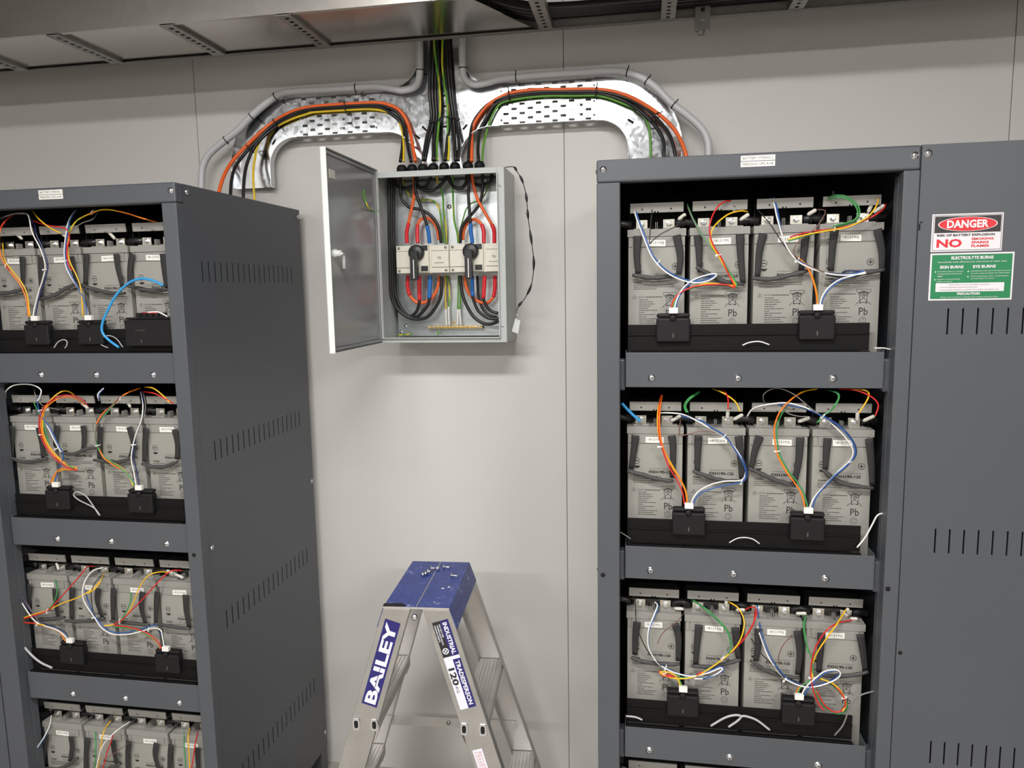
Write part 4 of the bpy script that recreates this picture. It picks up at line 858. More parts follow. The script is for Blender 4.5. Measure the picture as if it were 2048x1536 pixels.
# ---- cables inside enclosure
def cable(name, segs, r, label, Ys, group=None, n=8):
    """segs: list of (crop, pts, material); consecutive pieces of one cable; Ys=(start,end) or list per point"""
    allp = []; marks = []
    for c, pts, mt in segs:
        p = tr(c, *pts); 
        if allp: p = p if (Vector(p[0]) - Vector(allp[-1])).length > 1 else p[1:]
        marks.append((len(allp), mt)); allp += p
    N = len(allp)
    if callable(Ys): ys = [Ys(i / (N - 1)) for i in range(N)]
    elif len(Ys) == 2: ys = [Ys[0] + (Ys[1] - Ys[0]) * i / (N - 1) for i in range(N)]
    else: ys = Ys
    P3 = [at(p[0], p[1], y) for p, y in zip(allp, ys)]; C = cat(P3, 6)
    if len(marks) == 1:
        mb = MB(); mb.tube(C, r, marks[0][1], n); return tag(mb.build(name), label, 'cable', group)
    t = thing(name, tuple(P3[0]), label, 'cable', group)
    ends = [(m_[0] - 1) * 6 for m_ in marks[1:]] + [len(C) - 1]; st = 0
    for k, (i0, mt) in enumerate(marks):
        e = ends[k] 
        if e > st:
            mb = MB(); rr = r * (1.32 if mt in (m_red, m_blue) else 1.0) if mt is not m_white else r * 1.25
            mb.tube(C[st:e + 1], rr, mt, n)
            nm = {m_red: 'red_sleeve', m_blue: 'blue_sleeve', m_white: 'marker_sleeve'}.get(mt, 'cable_core'); o = mb.build(nm, t)
            if nm != 'cable_core': o['label'] = nm.replace('_', ' ')
        st = e
    return t
O, K, RD, BL_ = m_corange, m_cblack, m_red, m_blue
yl = 2.235
G1 = 'power cables inside the enclosure'
def inn(lab, segs, r=.0048, Y=(yl, yl), nm='power_cable'): return cable(nm, segs, r, lab, Y, G1)
inn('orange cable with red sleeve entering the top left terminal of the left switch', [('L', (475,1000,472,950,470,860,492,750), RD), ('L', (520,620,550,480,562,380,565,250,562,110), O)], Y=(2.245, 2.232))
inn('orange loop with red sleeve above the left switch handle', [('L', (610,1000,608,950,605,860,612,770), RD), ('L', (650,700,740,680,810,730,860,830,880,960), O)], Y=(2.25, 2.262))
inn('black cable with blue sleeve entering the top of the left switch', [('L', (762,1000,758,950,748,860,728,775), BL_), ('L', (680,620,620,450,580,320,578,200,578,110), K)], Y=(2.24, 2.222))
inn('black cable crossing from the first gland to the top right of the left switch', [('L', (908,1000,905,950,890,850,850,740,770,640,640,570,500,540,410,440,392,330,388,220,388,110), K)], Y=(2.25, 2.238))
inn('orange cable with red sleeve entering the top right terminal of the right switch', [('L', (1592,1000,1592,950,1588,840,1560,765), RD), ('L', (1430,540,1370,420,1330,280,1310,170,1308,110), O)], Y=(2.245, 2.232))
inn('orange loop with red sleeve above the right switch handle', [('L', (1458,1000,1456,950,1455,850,1428,765), RD), ('L', (1370,705,1320,698,1250,740,1200,850,1190,960), O)], Y=(2.25, 2.262))
inn('black cable with blue sleeve entering the top of the right switch', [('L', (1308,1000,1305,950,1292,850,1286,745), BL_), ('L', (1270,550,1260,400,1262,280,1262,110), K)], Y=(2.24, 2.228))
inn('black cable curving from the eighth gland to the top left of the right switch', [('L', (1158,1000,1158,950,1165,830,1220,720,1320,610,1400,500,1438,350,1440,230,1440,110), K)], Y=(2.25, 2.236))
for i, (lab, a_, w_) in enumerate((('outermost black cable looping down the left inside of the enclosure', (232,-740,234,-350,236,-10,240,100,250,500,262,750,330,900,450,1000,560,1035,700,1010,800,900,870,750,878,590,880,510), None),
    ('middle black cable looping down the left inside of the enclosure', (262,-740,262,-350,264,-10,268,100,275,500,290,760,350,900,470,990,560,1012,660,930,715,850,728,775), ('M', (735,640,738,560,738,500), BL_)),
    ('innermost black cable looping down the left inside of the enclosure', (292,-740,290,-350,291,-10,293,100,300,600,330,780,400,920,490,995,560,955,598,870,608,800), ('M', (607,700,605,600,604,500), RD)))):
    pre = ('L', (238 + 28 * i, 130, 238 + 28 * i, 420), K)
    segs = [('M', a_, K)] + ([w_] if w_ else [])
    inn(lab, segs, .0052, Y=(2.235 + .012 * i, 2.25))
inn('orange loop with red sleeve below the left switch', [('M', (465,500,463,560,465,650,490,740), RD), ('M', (560,820,650,832,740,790,810,700,842,600,850,500), O)], Y=(2.25, 2.262))
inn('orange loop with red sleeve below the right switch', [('M', (1535,500,1535,560,1535,650,1515,760), RD), ('M', (1450,830,1380,832,1300,800,1220,720,1175,610,1165,500), O)], Y=(2.25, 2.262))
inn('black cable with blue sleeve leaving the bottom of the right switch', [('M', (1255,500,1256,600,1262,750), BL_), ('M', (1280,820,1330,930,1430,1010,1500,1030,1575,1030), K)], Y=(2.24, 2.245))
inn('black cable with red sleeve leaving the bottom of the right switch', [('M', (1410,500,1405,600,1395,775), RD), ('M', (1410,830,1460,910,1510,945,1575,962), K)], Y=(2.24, 2.245))
inn('lowest black cable sweeping right below the right switch', [('M', (1110,500,1112,560,1130,700,1180,850,1270,1000,1380,1080,1470,1095,1530,1080,1580,1050), K)], .0052, Y=(2.25, 2.24))
inn('thick black cable behind the handle of the right switch', [('M', (1318,500,1325,640,1335,760,1380,900,1450,975,1560,1010), K)], .0042, Y=(2.265, 2.262))
inn('black cable arch hanging under the third and fourth glands', [('L', (600,110,600,230,680,315,800,325,900,260,960,180,970,110), K)], .0055, Y=(2.245, 2.25))
inn('black cable arch hanging under the fifth and sixth glands', [('L', (1010,110,1015,190,1080,285,1180,290,1235,210,1240,110), K)], .0055, Y=(2.245, 2.25))
inn('short black cable arch in the top left corner of the enclosure', [('L', (330,120,340,250,450,300,560,270,700,290,760,200,780,120), K)], .0055, Y=(2.262, 2.265))
inn('short black cable arch in the top right corner of the enclosure', [('L', (1300,120,1320,230,1420,260,1540,210,1560,120), K)], .0055, Y=(2.262, 2.265))
GE = 'green and yellow earth wires inside the enclosure'
cable('earth_wire', [('L', (420,200,450,300,520,400,640,447,760,447,840,480,890,580,912,720,930,850,940,1000), m_gy)], .0026, 'arching green and yellow earth wire at the left of the enclosure', (2.262, 2.275), GE)
cable('earth_wire', [('L', (858,110,862,190,900,290,935,420,940,560,965,750,975,900,978,1010), m_gy)], .003, 'straight earth wire left of the centre gap of the enclosure', (2.25, 2.28), GE)
cable('earth_wire', [('L', (1060,110,1060,270,1065,480,1078,700,1118,880,1130,1000), m_gy)], .003, 'straight earth wire right of the centre gap of the enclosure', (2.25, 2.28), GE)
cable('earth_wire', [('L', (1500,180,1495,320,1420,440,1300,490,1230,570,1195,680,1160,800), m_grn)], .0022, 'thin green earth wire crossing behind the orange cable at the right', (2.262, 2.27), GE)
for lab, a_, b_, mt in (('yellow earth wire with white marker sleeve, first from the left above the brass bar', (930,500,928,700,933,912), (935,1000,941,1112), m_yel), ('earth wire with white marker sleeve, second from the left above the brass bar', (945,500,978,700,966,880), (968,1000,975,1112), m_gy),
                   ('earth wire with white marker sleeve, third from the left above the brass bar', (1085,500,1083,700,1078,912), (1078,1000,1076,1112), m_grn), ('earth wire with white marker sleeve, fourth from the left above the brass bar', (1112,500,1115,700,1103,912), (1108,1000,1117,1112), m_gy)):
    cable('earth_wire', [('M', a_, mt), ('M', b_, m_white)], .0024, lab, (2.276, 2.27), 'earth wires dropping to the brass bar')
cable('earth_wire', [('M', (330,1228,390,1226,450,1222,520,1218), m_gy)], .0022, 'earth wire lying in the bottom left corner of the enclosure', (2.27, 2.27), GE)
cable('earth_wire', [('M', (832,1175,836,1205,835,1232), m_gy)], .0024, 'short earth wire below the left end of the brass bar', (2.268, 2.262), GE)
# hanging beaded tie chain and tag
ch = thing('tie_chain', tuple(at(1010, 335, 2.16)), 'black cable tie chain with white tag on the right side of the enclosure', 'tag chain')
cp = [at(u, v, 2.17 + .02 * i / 12) for i, (u, v) in enumerate(tr('C', 1305,182,1360,180,1385,215,1415,265,1440,350,1450,430,1455,500,1468,600,1485,720,1495,830,1480,960,1440,1050,1400,1100,1380,1140))]
cc = cat(cp, 6); MB().tube(cc, .0013, m_cblack, 6).build('string', ch)
for k in range(6, len(cc) - 9, 9):
    MB().tube(cc[k:k + 6], lambda t: .0016 + .0026 * math.sin(math.pi * t), m_cblack, 7).build('tie_head', ch)
tg = [at(u, v, 2.188) for u, v in tr('C', 1372,1190,1405,1205,1390,1295,1348,1278)]
mb = MB(); mb.add(tg + [p_ + Vector((0, .0015, 0)) for p_ in tg], [(0, 1, 2, 3), (7, 6, 5, 4), (0, 4, 5, 1), (1, 5, 6, 2), (2, 6, 7, 3), (3, 7, 4, 0)], m_edge); mb.build('tag', ch)['label'] = 'white plastic tag'
MB().tube([cc[-1], (tg[0] + tg[1]) / 2 + Vector((0, -.001, -.003))], .001, m_zinc, 6).build('wire_hook', ch)

# ================================================================== WALL TRAY
YT = 2.290
def wp(c, *xy): return [at(u, v, YT) for u, v in tr(c, *xy)]
# world levels: straight arms z 2.180..2.308, riser x -.669..-.535
zt_, zb_ = 2.309, 2.179
wt = thing('wall_cable_tray', (-.6, YT, 2.0), 'galvanised perforated cable tray on the wall, spreading in two curved arms above the enclosure', 'cable tray')
def lip(mb, pts, inward):  # lip along polyline pts (on plane YT) towards the camera
    for p_, q_ in zip(pts[:-1], pts[1:]):
        d = (q_ - p_).normalized(); n_ = Vector((-d.z, 0, d.x)) * inward * .0013; o_ = Vector((0, -.028, 0))
        a_ = [p_, q_, q_ + n_, p_ + n_]; mb.hull4(a_, [x_ + o_ for x_ in a_], 0, m_galv)
def arc(cx, cz, r, a0, a1, n=10): return [Vector((cx + r * math.cos(math.radians(a0 + (a1 - a0) * i / n)), YT, cz + r * math.sin(math.radians(a0 + (a1 - a0) * i / n)))) for i in range(n + 1)]
def flatplate(name, outline, lips, holes=()):
    mb = MB(); n = len(outline); th = Vector((0, .0015, 0))
    bot = [p_ + th for p_ in outline]
    mb.add(outline + bot, [tuple(range(n)), tuple(reversed(range(n, 2 * n)))] + [(i, (i + 1) % n, (i + 1) % n + n, i + n) for i in range(n)], m_galv)
    for l, s_ in lips: lip(mb, l, s_)
    for u, v, a in holes:
        q = at(u, v, YT - .0004); d = Vector((math.cos(a), 0, math.sin(a))); e = Vector((-d.z, 0, d.x))
        mb.add([q - d * .0085 - e * .003, q + d * .0085 - e * .003, q + d * .0105, q + d * .0085 + e * .003, q - d * .0085 + e * .003, q - d * .0105], [(0, 1, 2, 3, 4, 5)], m_hole)
    return mb.build(name, wt)
xl, xr = -.669, -.535
xLa, xLb = -.815, -1.075      # left straight
xRa, xRb = -.423, -.134       # right straight
R1 = .085
# cross piece (tee with downward stub)
tl = arc(xl - R1, zt_ + R1, R1, 0, -90)            # riser-left down to left arm top
bl = arc(xl - .11, zb_ - .10, .10, 90, 12)
br = arc(xr + .085, zb_ - .10, .10, 168, 90)
tr_ = arc(xr + R1, zt_ + R1, R1, 270, 180)
outl = [Vector((xl, YT, 2.62))] + tl + [Vector((xLa, YT, zt_)), Vector((xLa, YT, zb_))] + bl + [Vector((xl, YT, 2.055)), Vector((xr, YT, 2.055))] + br + [Vector((xRa, YT, zb_)), Vector((xRa, YT, zt_))] + tr_ + [Vector((xr, YT, 2.62))]
flatplate('cross_section', outl, [([Vector((xl, YT, 2.62))] + tl + [Vector((xLa, YT, zt_))], 1), ([Vector((xLa, YT, zb_))] + bl, -1), (br + [Vector((xRa, YT, zb_))], -1), ([Vector((xRa, YT, zt_))] + tr_ + [Vector((xr, YT, 2.62))], 1)],
          [tuple(tr('B', 545, 612)[0]) + (-.8,), tuple(tr('B', 738, 605)[0]) + (.8,), tuple(tr('B', 630, 456)[0]) + (0,), tuple(tr('B', 633, 506)[0]) + (0,), tuple(tr('B', 638, 603)[0]) + (0,), tuple(tr('B', 512, 652)[0]) + (-.7,)])
# bends
def bend(name, sx, xs, xe_in, xe_out, zend, holes):
    # sx=-1 left, +1 right ; starts at x=xs, turns down
    ri = abs(xe_in - xs) if True else 0
    ri = .088; cx = xs + sx * (abs(xe_in - xs) - ri)
    cx = xe_in - sx * ri if False else xe_in - sx * ri
    cz = zb_ - ri
    a_in = arc(cx, cz, ri, 90, 0 if sx > 0 else 180)
    ro = abs(xe_out - cx); rv = zt_ - cz; ro_ = min(ro, rv)
    a_out = [Vector((cx + sx * ro * math.sin(math.radians(a)), YT, cz + rv * math.cos(math.radians(a)))) for a in range(0, 91, 9)]
    # flatten outer corner like a chamfered bend
    outline = [Vector((xs, YT, zt_))] + a_out + [Vector((xe_out, YT, zend)), Vector((xe_in, YT, zend))] + list(reversed(a_in)) + [Vector((xs, YT, zb_))]
    return flatplate(name, outline, [([Vector((xs, YT, zt_))] + a_out + [Vector((xe_out, YT, zend))], 1 if sx > 0 else -1), ([Vector((xe_in, YT, zend))] + list(reversed(a_in)) + [Vector((xs, YT, zb_))], 1 if sx > 0 else -1)], holes)
bend('left_bend', -1, xLb, -1.172, -1.305, 2.03, [tuple(tr('A', 1558, 808)[0]) + (.9,)])
bend('right_bend', 1, xRb, -.036, .118, 1.99, [tuple(tr('B', 1527, 577)[0]) + (-.6,)])
# perforated straights
for nm, xa, xb in (('left_straight', xLb, xLa), ('right_straight', xRa, xRb)):
    hs = []; nrow = 9; n = int((xb - xa - .0) / .05) + 1
    for r_ in range(nrow):
        z = round(zb_ + .0065 + r_ * .0137, 4)
        for k in range(n):
            x = xa + .018 + k * .050 + (.025 if r_ % 2 else 0)
            if x + .009 < xb - .006: hs.append((round(x - .0085, 4), round(x + .0085, 4), z, round(z + .0074, 4)))
    mb = MB(); holed(mb, (xa + .0005, xb - .0005), (zb_, zt_), hs, lambda u, v: Vector((u, YT, v)), (0, .0015, 0), m_galv)
    lip(mb, [Vector((xa, YT, zt_)), Vector((xb, YT, zt_))], -1); lip(mb, [Vector((xa, YT, zb_)), Vector((xb, YT, zb_))], 1)
    for xx in (xa + .004, xb - .004):
        for zz in (zb_ + .02, zb_ + .06, zb_ + .105): mb.lathe((xx, YT - .0002, zz), (0, -1, 0), [(.0035, 0), (.003, .002), (0, .0026)], m_zinc, 8)
    mb.build(nm, wt)
for xx in (-1.22, -.95, -.2, .05):
    MB().box(xx - .02, xx + .02, YT + .002, YW - .0005, 2.2, 2.24, m_rung).build('wall_bracket', wt)

# conduits
def run(name, pts, r, mt, label, group, Yf):
    allp = []
    for c, l in pts: allp += tr(c, *l)
    N = len(allp); P3 = []
    for i, (u, v) in enumerate(allp):
        y = Yf(i / (N - 1), u, v); P3.append(at(u, v, y))
    if P3[-1].z > 1.957 and (P3[-1].x > -.1 or P3[-1].x < -1.09): P3.append(Vector((P3[-1].x, P3[-1].y, 1.9535)))
    C = cat(P3, 7); mb = MB(); mb.tube(C, r, mt, 12); return tag(mb.build(name), label, 'conduit' if 'conduit' in name else 'cable', group), C
def bandtie(root, C, idx, r, w=.0045):
    p = C[idx]; t_ = (C[min(idx + 1, len(C) - 1)] - C[max(idx - 1, 0)]).normalized()
    b_ = t_.cross(Vector((0, 1, 0))).normalized(); c_ = b_.cross(t_)
    ring = [p + b_ * r * math.cos(a) + c_ * r * math.sin(a) for a in [2 * math.pi * k / 14 for k in range(15)]]
    M_ = MB(); M_.tube(ring, .0017, m_cblack, 6)
    q = p + b_ * (r + .001); M_.tube([q, q + b_ * .004 + Vector((0, -.003, 0)), q + b_ * .006 + Vector((0, -.007, 0))], .0016, m_cblack, 6)
    M_.build('cable_tie', root)
cl, C = run('grey_conduit', [('B', (524,60,523,190,524,300,520,370,500,412,440,430,380,420,300,413,150,424,0,432)), ('A', (1600,533,1500,600,1420,672,1350,745,1260,815,1185,885,1152,960,1147,1040,1145,1100))], .0110, m_conduit,
    'grey conduit on the left arm of the wall tray, bending down to the left rack', 'grey conduits along the wall tray', lambda t, u, v: 2.262 if t < .6 else 2.262 - .02 * (t - .6) / .4)
for f_ in (.13, .40, .54, .62, .72): bandtie(cl, C, int(f_ * len(C)), .0118)
cl, C = run('grey_conduit', [('B', (725,60,725,180,726,300,735,370,780,402,850,392,910,377,1100,358,1300,346,1430,338,1500,343,1570,365,1650,420,1720,490,1810,560,1870,620,1895,680,1897,760))], .0110, m_conduit,
    'grey conduit on the right arm of the wall tray, bending down to the right rack', 'grey conduits along the wall tray', lambda t, u, v: 2.262 if t < .6 else 2.262 - .02 * (t - .6) / .4)
for f_ in (.05, .13, .36, .56, .63, .73): bandtie(cl, C, int(f_ * len(C)), .0118)
# power cables
GP = 'power cables along the wall tray'
def gl(u): return None
def yprof(t, u, v, yend=2.15, k=.3):
    if t < .14: return GY + (2.277 - GY) * (t / .14)
    if t > 1 - k: return 2.277 + (yend - 2.277) * (t - 1 + k) / k
    return 2.277
RUNS = [
 ('orange power cable on the left arm, from the second gland to the left rack', [('B', (502,770,490,700,470,600,430,530,370,498,300,490,150,497,0,510)), ('A', (1650,640,1530,712,1420,812,1320,920,1270,1010,1240,1120))], .0056, m_corange, 2.12),
 ('black power cable beside the orange one on the left arm', [('B', (482,770,466,700,452,600,420,540,360,508,300,500,150,507,0,520)), ('A', (1650,655,1540,722,1430,832,1350,930,1320,1010,1310,1130))], .0052, m_cblack, 2.15),
 ('lower black power cable on the left arm, from the first gland', [('B', (430,770,440,700,443,610,410,560,350,520,300,510,150,516,0,528)), ('A', (1650,668,1550,735,1465,812,1412,910,1390,1010,1383,1150))], .0052, m_cblack, 2.18),
 ('yellow earth cable on the left arm, lowest of the bundle', [('B', (446,770,446,690,432,600,392,545,300,521,150,526,0,536)), ('A', (1775,640,1650,682,1525,750,1470,820,1450,900,1440,1000,1450,1160))], .0036, m_yel, 2.2),
 ('orange power cable on the right arm, from the seventh gland to the right rack', [('B', (770,770,770,700,772,620,800,558,850,498,940,448,1060,428,1180,427,1360,425,1480,445,1580,490,1680,560,1750,640,1795,760))], .0056, m_corange, 2.2),
 ('black power cable beside the orange one on the right arm', [('B', (754,770,760,690,772,600,806,540,860,490,950,457,1100,438,1260,437,1380,438,1490,462,1590,510,1665,580,1715,650,1742,760))], .0052, m_cblack, 2.2),
 ('lower black power cable on the right arm, from the eighth gland', [('B', (803,770,800,700,810,620,840,560,880,500,960,465,1100,447,1260,446,1380,448,1480,475,1560,520,1635,590,1680,660,1686,760))], .0052, m_cblack, 2.22),
 ('green and yellow earth cable on the right arm, lowest of the bundle', [('B', (820,770,825,700,838,640,860,570,900,500,960,477,1100,459,1260,457,1380,458,1480,490,1570,530,1605,580,1620,650,1622,760))], .0034, m_grn, 2.25),
]
for lab, pts, r_, mt, ye in RUNS:
    o, C = run('power_cable' if 'earth' not in lab else 'earth_cable', pts, r_, mt, lab, GP, lambda t, u, v, ye=ye: yprof(t, u, v, ye) - (.004 if 'orange' in lab else 0))
    if 'beside the orange' in lab:
        for f_ in ((.42, .62, .72) if 'left arm' in lab else (.36, .56, .76)): bandtie(o, C, int(f_ * len(C)), .0165)
VR = [(532,(578,60,578,190,572,300,570,450,578,560,555,660,537,765)), (546,(588,60,588,190,585,300,583,450,590,560,568,660,548,765)), (585,(598,60,598,190,600,300,597,450,603,560,592,670,586,765)), (597,(606,60,606,190,612,300,610,450,615,560,602,670,596,765)),
      (645,(640,60,640,190,642,300,655,450,668,560,654,670,645,765)), (697,(650,60,650,190,655,300,668,450,683,560,690,670,694,765)), (708,(660,60,660,190,668,300,680,450,695,560,708,670,706,765))]
for i, (g_, p_) in enumerate(VR):
    run('power_cable', [('B', p_)], .0052, m_cblack, 'black power cable dropping from the overhead tray, %s of seven from the left' % ['first', 'second', 'third', 'fourth', 'fifth', 'sixth', 'seventh'][i], 'black cables dropping from the overhead tray',
        lambda t, u, v, i=i: (2.277 - .006 * (i % 2)) if t < .7 else 2.277 + (GY - 2.277) * (t - .7) / .3)
run('earth_cable', [('B', (592,60,592,190,598,280,612,380,620,500,612,600,604,700,606,765))], .0036, m_gy, 'green and yellow earth cable in the left half of the falling bundle', 'earth cables dropping from the overhead tray', lambda t, u, v: 2.266 if t < .7 else 2.266 + (GY - 2.266) * (t - .7) / .3)
run('earth_cable', [('B', (632,60,632,190,630,300,640,400,654,500,656,620,662,700,658,765))], .0036, m_gy, 'green and yellow earth cable in the right half of the falling bundle', 'earth cables dropping from the overhead tray', lambda t, u, v: 2.266 if t < .7 else 2.266 + (GY - 2.266) * (t - .7) / .3)
for lab, pts in (('black cable tie around the left half of the falling bundle', (565,575,585,580,612,572,620,560)), ('black cable tie around the right half of the falling bundle', (622,560,650,556,690,560,715,568))):
    mb = MB(); mb.tube(cat([at(u, v, 2.258) for u, v in tr('B', *pts)], 4), .002, m_cblack, 6); tag(mb.build('cable_tie'), lab, 'cable tie')

# ================================================================== OVERHEAD TRAY
ZO = 2.41; yn, yfz = 1.882, 2.163
ot = thing('overhead_cable_tray', (-1., 2.02, ZO), 'wide galvanised overhead cable tray running along the wall at the ceiling', 'cable tray')
pe = atz(930, -6, ZO); pf = atz(1066, 34, ZO)
mb = MB(); poly = [(XL + .05, yn), (pe.x, yn), (pf.x - .04, yfz - .07), (pf.x, yfz), (XL + .05, yfz)]
mb.prism(poly, (0, 0, ZO), (1, 0, 0), (0, 1, 0), (0, 0, .0015), m_galv2); mb.build('tray_bottom', ot)
mb = MB(); mb.box(XL + .05, XR - .1, yn - .0015, yn, ZO - .004, ZO + .145, m_galv3); mb.box(XL + .05, XR - .1, yn - .0017, yn + .012, ZO - .0055, ZO - .004, m_galv3); mb.build('side_wall', ot)
mb = MB(); mb.box(XL + .05, XR - .1, yfz, yfz + .0015, ZO - .004, ZO + .05, m_strut); mb.box(XL + .05, XR - .1, yfz - .016, yfz + .0017, ZO - .0055, ZO - .004, m_strut); mb.build('side_wall', ot)
for x in (-2.60, -2.265, -1.93, -1.595, -1.25, -.915):
    mb = MB(); hs = [(round(yn + .02 + k * .025, 4), round(yn + .033 + k * .025, 4), -.006, .006) for k in range(9)]
    holed(mb, (yn + .002, yfz - .02), (-.020, .020), hs, lambda u, v: Vector((x + v, u, ZO - .009)), (0, 0, .0018), m_rung)
    for s_ in (-.02, .0185): mb.box(x + s_, x + s_ + .0015, yn + .002, yfz - .02, ZO - .0070, ZO - .0006, m_rung)
    mb.build('rung', ot)
for x in (-.262, .070, .40, .73, 1.06):
    mb = MB(); hs = [(round(yn - .03 + k * .025, 4), round(yn - .017 + k * .025, 4), -.005, .005) for k in range(12)]
    holed(mb, (yn - .045, yfz - .002), (-.019, .019), hs, lambda u, v: Vector((x + v, u, ZO - .004 + 0)), (0, 0, .0018), m_rung)
    for s_ in (-.019, .0175): mb.box(x + s_, x + s_ + .0015, yn - .045, yfz - .002, ZO - .002, ZO + .018, m_rung)
    mb.build('rung', ot)
# black cables lying in the open right part
for k in range(4):
    P3 = [atz(u, v - 9 + 6.5 * k, ZO + .03) for u, v in ((700, -95), (860, -38), (930, -10), (1000, 10), (1066, 22), (1130, 22), (1220, 15), (1330, 6), (1500, -10), (1700, -30), (2000, -62), (2250, -90))]
    P3 = [Vector((p.x, min(max(p.y, 1.902 + .026 * k), 2.146), p.z)) for p in P3]
    mb = MB(); mb.tube(cat(P3, 4), .0125, m_cblack, 10)
    tag(mb.build('tray_cable'), 'thick black cable lying in the overhead tray, %s from the room side' % ['first', 'second', 'third', 'fourth'][k], 'cable', 'black cables in the overhead tray')
# hanging strut with bolt
q = at(1405, 55, 2.14)
sh = thing('hanger_strut', (q.x, 2.185, q.z), 'perforated steel hanger strut with a bolt at its lower end, right of the overhead tray', 'hanger')
mb = MB(); zlo = at(1405, 58, 2.14).z
holed(mb, (q.x - .0195, q.x + .0195), (zlo, ZC - .002), [(q.x - .0055, q.x + .0055, round(zlo + .02 + k * .0245, 4), round(zlo + .031 + k * .0245, 4)) for k in range(20)], lambda u, v: Vector((u, 2.140, v)), (0, .002, 0), m_strut)
for s_ in (-.0195, .0175): mb.box(q.x + s_, q.x + s_ + .002, 2.1422, 2.158, zlo, ZC - .002, m_strut)
mb.build('strut', sh)
mb = MB(); mb.lathe((q.x - .003, 2.15, zlo - .012), (0, 0, 1), [(0, 0), (.009, 0), (.009, .009), (.013, .0092), (.013, .0115), (0, .0116)], m_strut, 6, False); mb.build('bolt', sh)

# ================================================================== LADDER
th = math.radians(3.8); LC0 = Vector((-.561, 1.848, 0)); LM = Matrix.Translation(LC0) @ Matrix.Rotation(th, 4, 'Z')
ld = thing('step_ladder', tuple(LC0), 'double-sided aluminium step ladder with a scuffed blue top cap, below the enclosure', 'ladder')
def scuff():
    M = mat('blue_cap_paint', srgb(48, 70, 150), .38); nt = M.node_tree; b = nt.nodes['Principled BSDF']
    tc = nt.nodes.new('ShaderNodeTexCoord'); n = nt.nodes.new('ShaderNodeTexNoise'); n.inputs['Scale'].default_value = 26; n.inputs['Detail'].default_value = 9; n.inputs['Roughness'].default_value = .75
    nt.links.new(tc.outputs['Object'], n.inputs['Vector']); r = nt.nodes.new('ShaderNodeValToRGB'); e = r.color_ramp.elements
    e[0].position = .36; e[0].color = srgb(34, 50, 118); e[1].position = .645; e[1].color = srgb(176, 180, 196)
    e2 = r.color_ramp.elements.new(.585); e2.color = srgb(46, 66, 142)
    nt.links.new(n.outputs['Fac'], r.inputs[0]); nt.links.new(r.outputs[0], b.inputs['Base Color']); return M
m_cap = scuff()
def LP(x, y, z): return LM @ Vector((x, y, z))
cap = MB(); cw, cd, zc = .0845, .157, .9
cap.box(-cw, cw, -cd, cd, zc - .003, zc, m_cap, LM)
for s_ in (-1, 1):
    a_ = [LP(s_ * cw, -cd, zc), LP(s_ * cw, cd, zc), LP(s_ * (cw + .019), cd, zc - .055), LP(s_ * (cw + .019), -cd, zc - .055)]
    o_ = LM.to_3x3() @ Vector((-s_ * .002, 0, 0)); cap.hull4(a_, [p_ + o_ for p_ in a_], 0, m_cap)
cap_o = cap.build('top_cap', ld, .0012); cap_o['label'] = 'scuffed blue top cap'
mb = MB(); mb.box(-.0012, .0012, -cd + .002, cd - .002, zc + .0002, zc + .0009, m_alu, LM); mb.box(-cw, cw, -cd - .0012, -cd - .0002, zc - .004, zc + .0005, m_zinc, LM); mb.build('cap_edging', ld)
cp_ = MB(); pts_ = [(370, 400), (378, 378), (500, 375), (538, 390), (520, 400)]
pp = [atz(*tr('H', *p_)[0], zc + .0006) for p_ in pts_]; cp_.add([p_ + Vector((0, .002, 0)) for p_ in pp], [(0, 1, 2, 3, 4)], m_black); cp_.build('torn_gap_shade', ld)  # black patch painted on the cap corner for the shadow in the torn gap
SL_ = .305
def rail(xs_in, xs_out, ytop, ybot, name):
    # sign from xs_out; channel: web facing outwards along y, flanges inwards
    s_ = 1 if xs_out > 0 else -1; ny = -1 if ytop < 0 else 1
    def X(x, z): return x + s_ * SL_ * (.9 - z)
    def Yy(z): return ytop + (ybot - ytop) * (.9 - z) / .9
    z1, z0 = .894, 0.
    mb = MB()
    def slab(xa, xb, ya, yb_):
        t4 = [LP(X(xa, z1), Yy(z1) + ya, z1), LP(X(xb, z1), Yy(z1) + ya, z1), LP(X(xb, z1), Yy(z1) + yb_, z1), LP(X(xa, z1), Yy(z1) + yb_, z1)]
        b4 = [LP(X(xa, z0), Yy(z0) + ya, z0), LP(X(xb, z0), Yy(z0) + ya, z0), LP(X(xb, z0), Yy(z0) + yb_, z0), LP(X(xa, z0), Yy(z0) + yb_, z0)]
        mb.hull4(t4, b4, 0, m_alu)
    slab(xs_in, xs_out, 0, -ny * .002)
    slab(xs_in, xs_in + s_ * .002, -ny * .002, -ny * .026); slab(xs_out - s_ * .002, xs_out, -ny * .002, -ny * .026)
    return mb.build(name, ld, .0008), X, Yy
nl, XN, YN = rail(-.014, -.0845, -.1555, -.195, 'side_rail'); nr, XNr, YNr = rail(.014, .0845, -.1555, -.195, 'side_rail')
fl_, _, _ = rail(-.014, -.0845, .1555, .195, 'side_rail'); fr_, _, _ = rail(.014, .0845, .1555, .195, 'side_rail')
